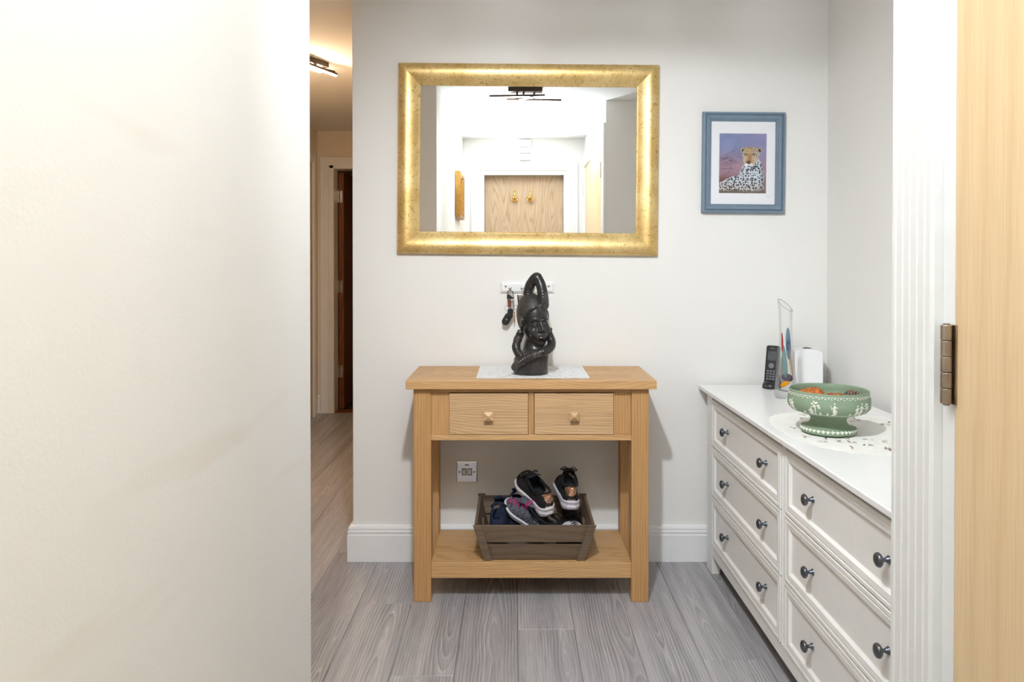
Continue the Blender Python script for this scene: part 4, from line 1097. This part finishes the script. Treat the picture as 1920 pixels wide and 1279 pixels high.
def blob(mb, da, z, wx, wz, th=0, lift=.0016, n=10):
    """low relief oval laid on the bowl wall; wx, wz in metres"""
    V = [onb(da, z, lift)]; F = []
    for k_, (sc, lf) in enumerate(((.65, lift*.9), (1.0, -.0004))):
        for i in range(n):
            a = 2*PI*i/n; x, y = wx*sc*math.cos(a), wz*sc*math.sin(a); x, y = x*math.cos(th)-y*math.sin(th), x*math.sin(th)+y*math.cos(th)
            V.append(onb(da+x/rz(z), z+y, lf))
    for i in range(n):
        j = (i+1) % n; F += [(0, 1+i, 1+j), (1+i, 1+n+i, 1+n+j, 1+j)]
    mb.add(V, F)
def figure(da, flip=1, tall=1.0, staff=False):
    mb = MB(); z0 = .0675; H = .036*tall
    blob(mb, da, z0+H*.30, .0052, H*.34); blob(mb, da-.0008*flip, z0+H*.62, .0042, H*.20); blob(mb, da, z0+H*.93, .0024, .0030)
    blob(mb, da+flip*.045, z0+H*.66, .0052, .0015, -.5*flip); blob(mb, da-flip*.040, z0+H*.60, .0045, .0015, .9*flip)
    blob(mb, da+flip*.035, z0+H*.25, .0035, H*.24); blob(mb, da-.02*flip, z0+H*.04, .006, .0020)
    if staff: blob(mb, da-.075, z0+H*.62, .0010, H*.26, .25)
    return stuff(mb.build('relief_figure', 'relief', BO, smooth=True, world=False)) if False else mb.build('relief_figure', 'relief', BO, smooth=True, world=False)
def tree(da, big=1.0, lean=.3):
    mb = MB(); z0 = .068; r_ = random.Random(int(da*100)+50)
    for q in range(4): blob(mb, da+lean*.012*q, z0+.006*q*big, .0020, .0050)
    for (ox, oz, a_, b_) in ((0, .024, .006, .004), (-.007, .030, .0045, .003), (.008, .026, .006, .003), (.011, .020, .006, .0025), (.002, .034, .005, .0032), (-.004, .037, .003, .0024), (.007, .035, .0035, .0025), (-.008, .022, .003, .002)):
        for s_ in range(2): blob(mb, da+(ox*big+r_.uniform(-.002, .002))/.115, z0+oz*big*1.0+r_.uniform(-.001, .001), a_*.75*big, b_*big, r_.uniform(-.6, .6))
    return mb.build('relief_tree', 'relief', BO, smooth=True, world=False)
figure(-1.02, 1); tree(-1.12, .8, -.3); tree(-.32, 1.0); figure(-.42, -1, .5); figure(.14, 1, 1.05, staff=True); figure(.72, 1, .85); figure(.86, -1, 1.0); tree(1.03, .85, .8)
figure(-1.45, 1); figure(1.42, -1); tree(1.75, .9); figure(2.2, 1); figure(2.7, -1); tree(-2.0, 1); figure(-2.5, 1); tree(3.0, .9)
for q in (-.62, -.20, -.02, .55):
    mb = MB(); blob(mb, q, .070, .0038, .0030); blob(mb, q, .0735, .0022, .0018); mb.build('relief_shrub', 'relief', BO, smooth=True, world=False)
mb = MB()
for i in range(84):
    a = 2*PI*i/84; blob(mb, a, .1150+.0012*(-1)**i, .0036, .0019, .6*(-1)**i, .0013, 6)
stuff(mb.build('rim_garland', 'relief', BO, smooth=True, world=False))
for nm, z, r_ in (('relief_line', .0665, .0009), ('relief_line', .1195, .0008)):
    mesh(nm, *tube([onb(2*PI*i/96, z, .0002) for i in range(96)], r_, 6, True), 'relief', BO, smooth=True, world=False)
mb = MB()
for i in range(38):
    a = 2*PI*i/38; a2 = a+2*PI/76
    V = []
    for (q, r_, z) in ((a, .0803, .0080), (a-.055, .0790, .0140), (a+.055, .0790, .0140), (a, .0745, .0172)): V.append((r_*math.cos(q), r_*math.sin(q), z))
    V = [((v_[0]*1.006), v_[1]*1.006, v_[2]+.0006) for v_ in V]; mb.add(V, [(0, 1, 3, 2)])
    mb.add(*tube([(.0795*math.cos(a+s_), .0795*math.sin(a+s_), z) for s_, z in ((-.08, .0160), (-.055, .013), (0, .0085), (.055, .013), (.08, .0160))], .0010, 5))
stuff(mb.build('foot_scallops', 'relief', BO, world=False))
# potpourri
def orange_slice(dx, dy, z, rot, r_, label, curl=.35):
    T_ = thing('dried_orange_slice', label, 'dried fruit', (BX+dx, BY+dy, BZ+z), rot, 'dried orange slices in the green bowl')
    V, F = [], []; nr, na = 5, 48
    for j in range(nr+1):
        rad = r_*j/nr
        for i in range(na):
            a = 2*PI*i/na; zz = curl*rad*rad/r_*math.cos(2*a)+.0015*math.cos(a*10)*(j/nr)*(1-j/nr)*4
            V.append((rad*math.cos(a), rad*math.sin(a), zz))
    for j in range(nr):
        for i in range(na): F.append((j*na+i, j*na+(i+1) % na, (j+1)*na+(i+1) % na, (j+1)*na+i))
    o = mesh('flesh', V, F, 'orange', T_, smooth=True, world=False); s = o.modifiers.new('s', 'SOLIDIFY'); s.thickness = .004
    ring = [(r_*math.cos(2*PI*i/na), r_*math.sin(2*PI*i/na), curl*r_*math.cos(4*PI*i/na)-.002) for i in range(na)]
    mesh('peel', *tube(ring, .0032, 8, True), 'orangepeel', T_, smooth=True, world=False)
    mb = MB()
    for i in range(10):
        a = 2*PI*i/10+.2; mb.add(*tube([(rad*math.cos(a), rad*math.sin(a), curl*rad*rad/r_*math.cos(2*a)+.001) for rad in (r_*.1, r_*.5, r_*.92)], .0010, 5))
    mb.build('membrane', 'orangepeel', T_, world=False)
orange_slice(-.046, .015, .100, (R(38), R(-12), .3), .036, 'large curled dried orange slice standing at the bowl left')
orange_slice(-.030, -.030, .088, (R(15), R(10), 1.1), .032, 'dried orange slice lying low behind the bowl front rim, left', .2)
orange_slice(.015, -.010, .096, (R(20), R(8), .8), .032, 'crumpled dried orange slice in the middle of the bowl', .5)
orange_slice(.020, .040, .086, (R(5), R(-8), 2), .033, 'dried orange slice lying flat at the back of the bowl', .2)
PC = thing('pine_cone', 'brown pine cone lying at the right side of the green bowl', 'pine cone', (BX+.056, BY-.012, BZ+.098), (R(80), 0, R(70)))
mb = MB(); mt = MB()
mesh('core', *lathe([(.004, -.024), (.011, -.012), (.013, 0), (.009, .014), (.003, .024)], 14), 'cone', PC, smooth=True, world=False)
for i in range(70):
    t = i/69; a = i*2.39996; z = -.024+.048*t; rad = .026*math.sin(PI*(.15+.75*(1-t)))**.8; r0 = rad*.3
    ca, sa = math.cos(a), math.sin(a); w_ = .0062*(.6+.5*math.sin(PI*(1-t)))
    def q(r_, s_, dz): return (r_*ca-s_*sa, r_*sa+s_*ca, z+dz)
    mb.add([q(r0, -.002, 0), q(r0, .002, 0), q(rad*.85, w_, .005), q(rad*.85, -w_, .005), q(r0, -.002, -.002), q(r0, .002, -.002), q(rad*.85, w_, .0025), q(rad*.85, -w_, .0025)], [(0, 1, 2, 3), (4, 5, 6, 7), (0, 1, 5, 4), (1, 2, 6, 5), (2, 3, 7, 6), (3, 0, 4, 7)])
    mt.add([q(rad*.85, -w_, .0056), q(rad*.85, w_, .0056), q(rad*1.02, w_*.55, .0085), q(rad*1.02, -w_*.55, .0085), q(rad*.85, -w_, .0020), q(rad*.85, w_, .0020), q(rad*1.02, w_*.55, .0060), q(rad*1.02, -w_*.55, .0060)], [(0, 1, 2, 3), (4, 5, 6, 7), (0, 1, 5, 4), (1, 2, 6, 5), (2, 3, 7, 6), (3, 0, 4, 7)])
stuff(mb.build('scales', 'cone', PC, world=False)); stuff(mt.build('scale_tips', 'conetip', PC, world=False))

# ------------------------------------------------------------------ glass vase
VX, VY, VZ = 1.000, 2.735, .7271
VA = thing('glass_vase', 'tall clear glass vase with slanted rim and coloured enamel swirls', 'vase', (VX, VY, VZ))
vp = [(.0005, .0), (.037, 0), (.0405, .004), (.0415, .012), (.0400, .03), (.036, .065), (.031, .11), (.0265, .16), (.0235, .21), (.0225, .255), (.0235, .30), (.0260, .345)]
def vr(z): return float(np.interp(z, [p[1] for p in vp[3:]], [p[0] for p in vp[3:]]))
n = 48; V = []; F = []
def slant(r_, a, z):
    x, y = r_*math.cos(a), r_*math.sin(a); k_ = max(0, (z-.20)/.145); return (x-.004*k_, y, z-.62*k_*x+.60*k_*y-.004*k_)
outer_ = vp; inner_ = [(max(r_-.0028, .0005), z) for r_, z in vp[::-1] if z > .02]+[(.034, .017), (.0005, .014)]
allp = outer_
for r_, z in allp:
    for i in range(n): V.append(slant(r_, 2*PI*i/n, z))
for j in range(len(allp)-1):
    for i in range(n): F.append((j*n+i, j*n+(i+1) % n, (j+1)*n+(i+1) % n, (j+1)*n+i))
mesh('body', V, F, 'glass', VA, smooth=True, world=False)
cv = math.atan2(-VY, -VX)
mesh('rim', *tube([slant(.0250, 2*PI*i/48, .345) for i in range(48)], .0011, 6, True), 'glassrim', VA, smooth=True, world=False)
def decal(name, mat, ax, z0, wx, wz, th=0, taper=0):
    n_ = 24; V = []; F = []
    for k_, sc in enumerate((.0, .5, 1.0)):
        for i in range(n_):
            a = 2*PI*i/n_; x, z = wx*sc*math.cos(a), wz*sc*math.sin(a); x, z = x*math.cos(th)-z*math.sin(th), x*math.sin(th)+z*math.cos(th)
            rr_ = vr(z0+z)-.0034; xx = ax+x; an = cv+xx/vr(z0); V.append(slant(rr_, an, z0+z))
    for k_ in range(2):
        for i in range(n_): F.append((k_*n_+i, k_*n_+(i+1) % n_, (k_+1)*n_+(i+1) % n_, (k_+1)*n_+i))
    o = mesh(name, V, F, mat, VA, smooth=True, world=False, recalc=False)
    s = o.modifiers.new('s', 'SOLIDIFY'); s.thickness = .0008; s.offset = 0
decal('blue_swirl', 'gblue', .010, .205, .0115, .062); decal('dark_blue_spot', 'gdblue', .008, .195, .0070, .026)
decal('red_streak', 'gred', -.016, .205, .0045, .036, .05); decal('teal_swirl', 'gteal', -.006, .135, .010, .060, .12)
decal('peach_swirl', 'gpeach', .018, .140, .006, .060, .1); decal('purple_swirl', 'gpurple', .006, .078, .024, .014, -.15)
decal('orange_flame', 'gorange', -.004, .055, .020, .0085, .45); decal('grey_streak', 'greyplastic', .0, .030, .034, .0025, -.05)

# ------------------------------------------------------------------ cordless phone
PH = thing('cordless_phone', 'black cordless phone standing in its charging cradle beside the vase', 'phone', (1.022, 2.95, .7271), (0, 0, R(-36)))
def ph_base(X, Y, Z):
    d = ell(X, Y, Z, (0, 0, .006), (.036, .046, .030)); d = smax(d, -Z, .002)
    d = smax(d, np.abs(X)-.034, .006)
    return smin(d, smax(ell(X, Y, Z, (0, .016, .03), (.028, .018, .040)), -Z, .002), .008)
sdf_obj('cradle', ph_base, (-.05, -.06, -.003), (.05, .06, .08), .0022, 'black', PH)
tl = R(-14)
def hs(x, y, z): # handset local -> leaning back
    return (x, y*math.cos(tl)-z*math.sin(tl)-.012, y*math.sin(tl)+z*math.cos(tl)+.018)
def hbox(name, lo, hi, mat, bev=.003):
    return mesh(name, [hs(*v) for v in bxv(lo, hi)], BF, mat, PH, world=False, bevel=bev, seg=3)
hbox('handset', (-.0260, -.012, .0), (.0260, .014, .152), 'black', .008)
hbox('screen', (-.0165, -.0130, .090), (.0165, -.0115, .128), 'screenm', .0008)
hbox('earpiece', (-.009, -.0130, .138), (.009, -.0118, .1405), 'greyplastic', .0005)
V, F = lathe([(.0105, 0), (.0105, .0012), (.0080, .0020), (.0079, .0008), (.004, .0008), (.0035, .0016)], 20); mesh('navigation_key', [hs(a, -.0120-c_, .070+b_) for a, b_, c_ in V], F, 'greyplastic', PH, world=False)
for r_ in range(4):
    for c_ in range(3): hbox('button', (-.0155+c_*.0115, -.0130, .014+r_*.0105), (-.0075+c_*.0115, -.0118, .0200+r_*.0105), 'greyplastic', .0006)
mesh('cradle_trim', [(a, b_, c_) for a, b_, c_ in bxv((-.012, -.0445, .010), (.012, -.0425, .013))], BF, 'greyplastic', PH, world=False)

# ------------------------------------------------------------------ white box speaker-like unit
TB = thing('tissue_box', 'tall white box with a dark slot on its curved top, behind the bowl', 'box', (1.157, 2.935, .7271), (0, 0, R(-14)))
bw_, bd, bh = .052, .050, .150
V = []; F = []; n = 15
for y in (-bd, bd):
    V += [(-bw_, y, 0), (bw_, y, 0)]
    for i in range(n):
        x = bw_-2*bw_*i/(n-1); V.append((x, y, bh+.010*(1-(x/bw_)**2)))
m_ = n+2
F = [tuple(range(m_)), tuple(range(m_, 2*m_))]+[(i, (i+1) % m_, m_+(i+1) % m_, m_+i) for i in range(m_)]
mesh('body', V, F, 'whiteplastic', TB, world=False, bevel=.004, seg=3)
V, F = [], []
for i in range(20):
    a = 2*PI*i/20; x, y = .017*math.cos(a), .022*math.sin(a); V.append((x, y, bh+.010*(1-(x/bw_)**2)+.0008))
mesh('slot', V, [tuple(range(20))], 'gap', TB, world=False)
CB = tag(mesh('power_cable', *tube(spline([(1.226, 2.88, .732), (1.21, 2.78, .752), (1.17, 2.66, .757), (1.20, 2.56, .731), (1.225, 2.62, .731)], 8), .0022, 8), 'black', None, smooth=True), 'thin black cable curling on the chest behind the bowl', 'cable')

# ------------------------------------------------------------------ things seen in the mirror
GP = thing('framed_picture', 'picture in a thick golden wooden frame on the left entrance wall', 'picture', (-.452, .32, 1.75))
def xl(y): return -.445-.016*(y+.62)/2.3
gy0, gy1, gz0, gz1 = .02, .46, 1.575, 1.925
px0 = xl(.24)
mesh('frame', *rings(gy0, gy1, gz0, gz1, [(0, 0), (0, .03), (.006, .04), (.02, .036), (.03, .022), (.045, .026), (.055, .016), (.058, .006)], lambda u, v, d: (px0+.002+d, u, v), cap=False), 'goldleaf', GP)
mesh('painting', *rings(gy0+.056, gy1-.056, gz0+.056, gz1-.056, [(0, 0), (0, .007)], lambda u, v, d: (px0+.002+d, u, v)), 'canvas', GP)
AB = thing('alarm_box', 'white three-part plastic box above the entrance door', 'box', (.088, -.36, 2.18))
for z0, z1 in ((2.115, 2.170), (2.174, 2.227), (2.231, 2.288)):
    box('module', (.042, -.36, z0), (.142, -.325, z1), 'whiteplastic', AB, bevel=.003)
# ceiling lamps
def lamp(label, loc, rz_, bar, bars):
    T_ = thing('ceiling_light', label, 'lamp', loc, (0, 0, rz_))
    mesh('base_plate', bxv((-.105, -.035, -.028), (.105, .035, 0)), BF, 'brownmetal', T_, world=False, bevel=.004)
    for (cx_, cy_, a_, L, dz) in bars:
        R_ = Matrix.Rotation(a_, 3, 'Z')
        def tr(lo, hi): return [tuple(R_ @ Vector(v)+Vector((cx_, cy_, 0))) for v in bxv(lo, hi)]
        A = mesh('arm', tr((-L/2, -.008, dz), (L/2, .008, dz+.012)), BF, 'brownmetal', T_, world=False, bevel=.001)
        mesh('diffuser', tr((-L/2+.003, -.0065, dz-.005), (L/2-.003, .0065, dz)), BF, bar, A, world=False, bevel=.001)
        mesh('spacer', [(cx_+a*.006, cy_*.8+b_*.006, c_) for a in (-1, 1) for b_ in (-1, 1) for c_ in (dz+.008, -.02)], BF, 'brownmetal', T_, world=False)
    return T_
lamp('bronze ceiling light with slim LED bars in the entrance', (.065, 1.50, CH), 0, 'bar', [(-.05, .03, R(4), .34, -.062), (.055, -.03, R(-4), .34, -.074), (-.01, .0, R(40), .22, -.068)])
lamp('bronze ceiling light with slim LED bars in the passage', (-1.08, 3.93, CH), R(60), 'bar2', [(0, -.045, R(6), .34, -.055), (.0, .0, R(-8), .32, -.045), (-.02, .04, R(2), .30, -.035)])
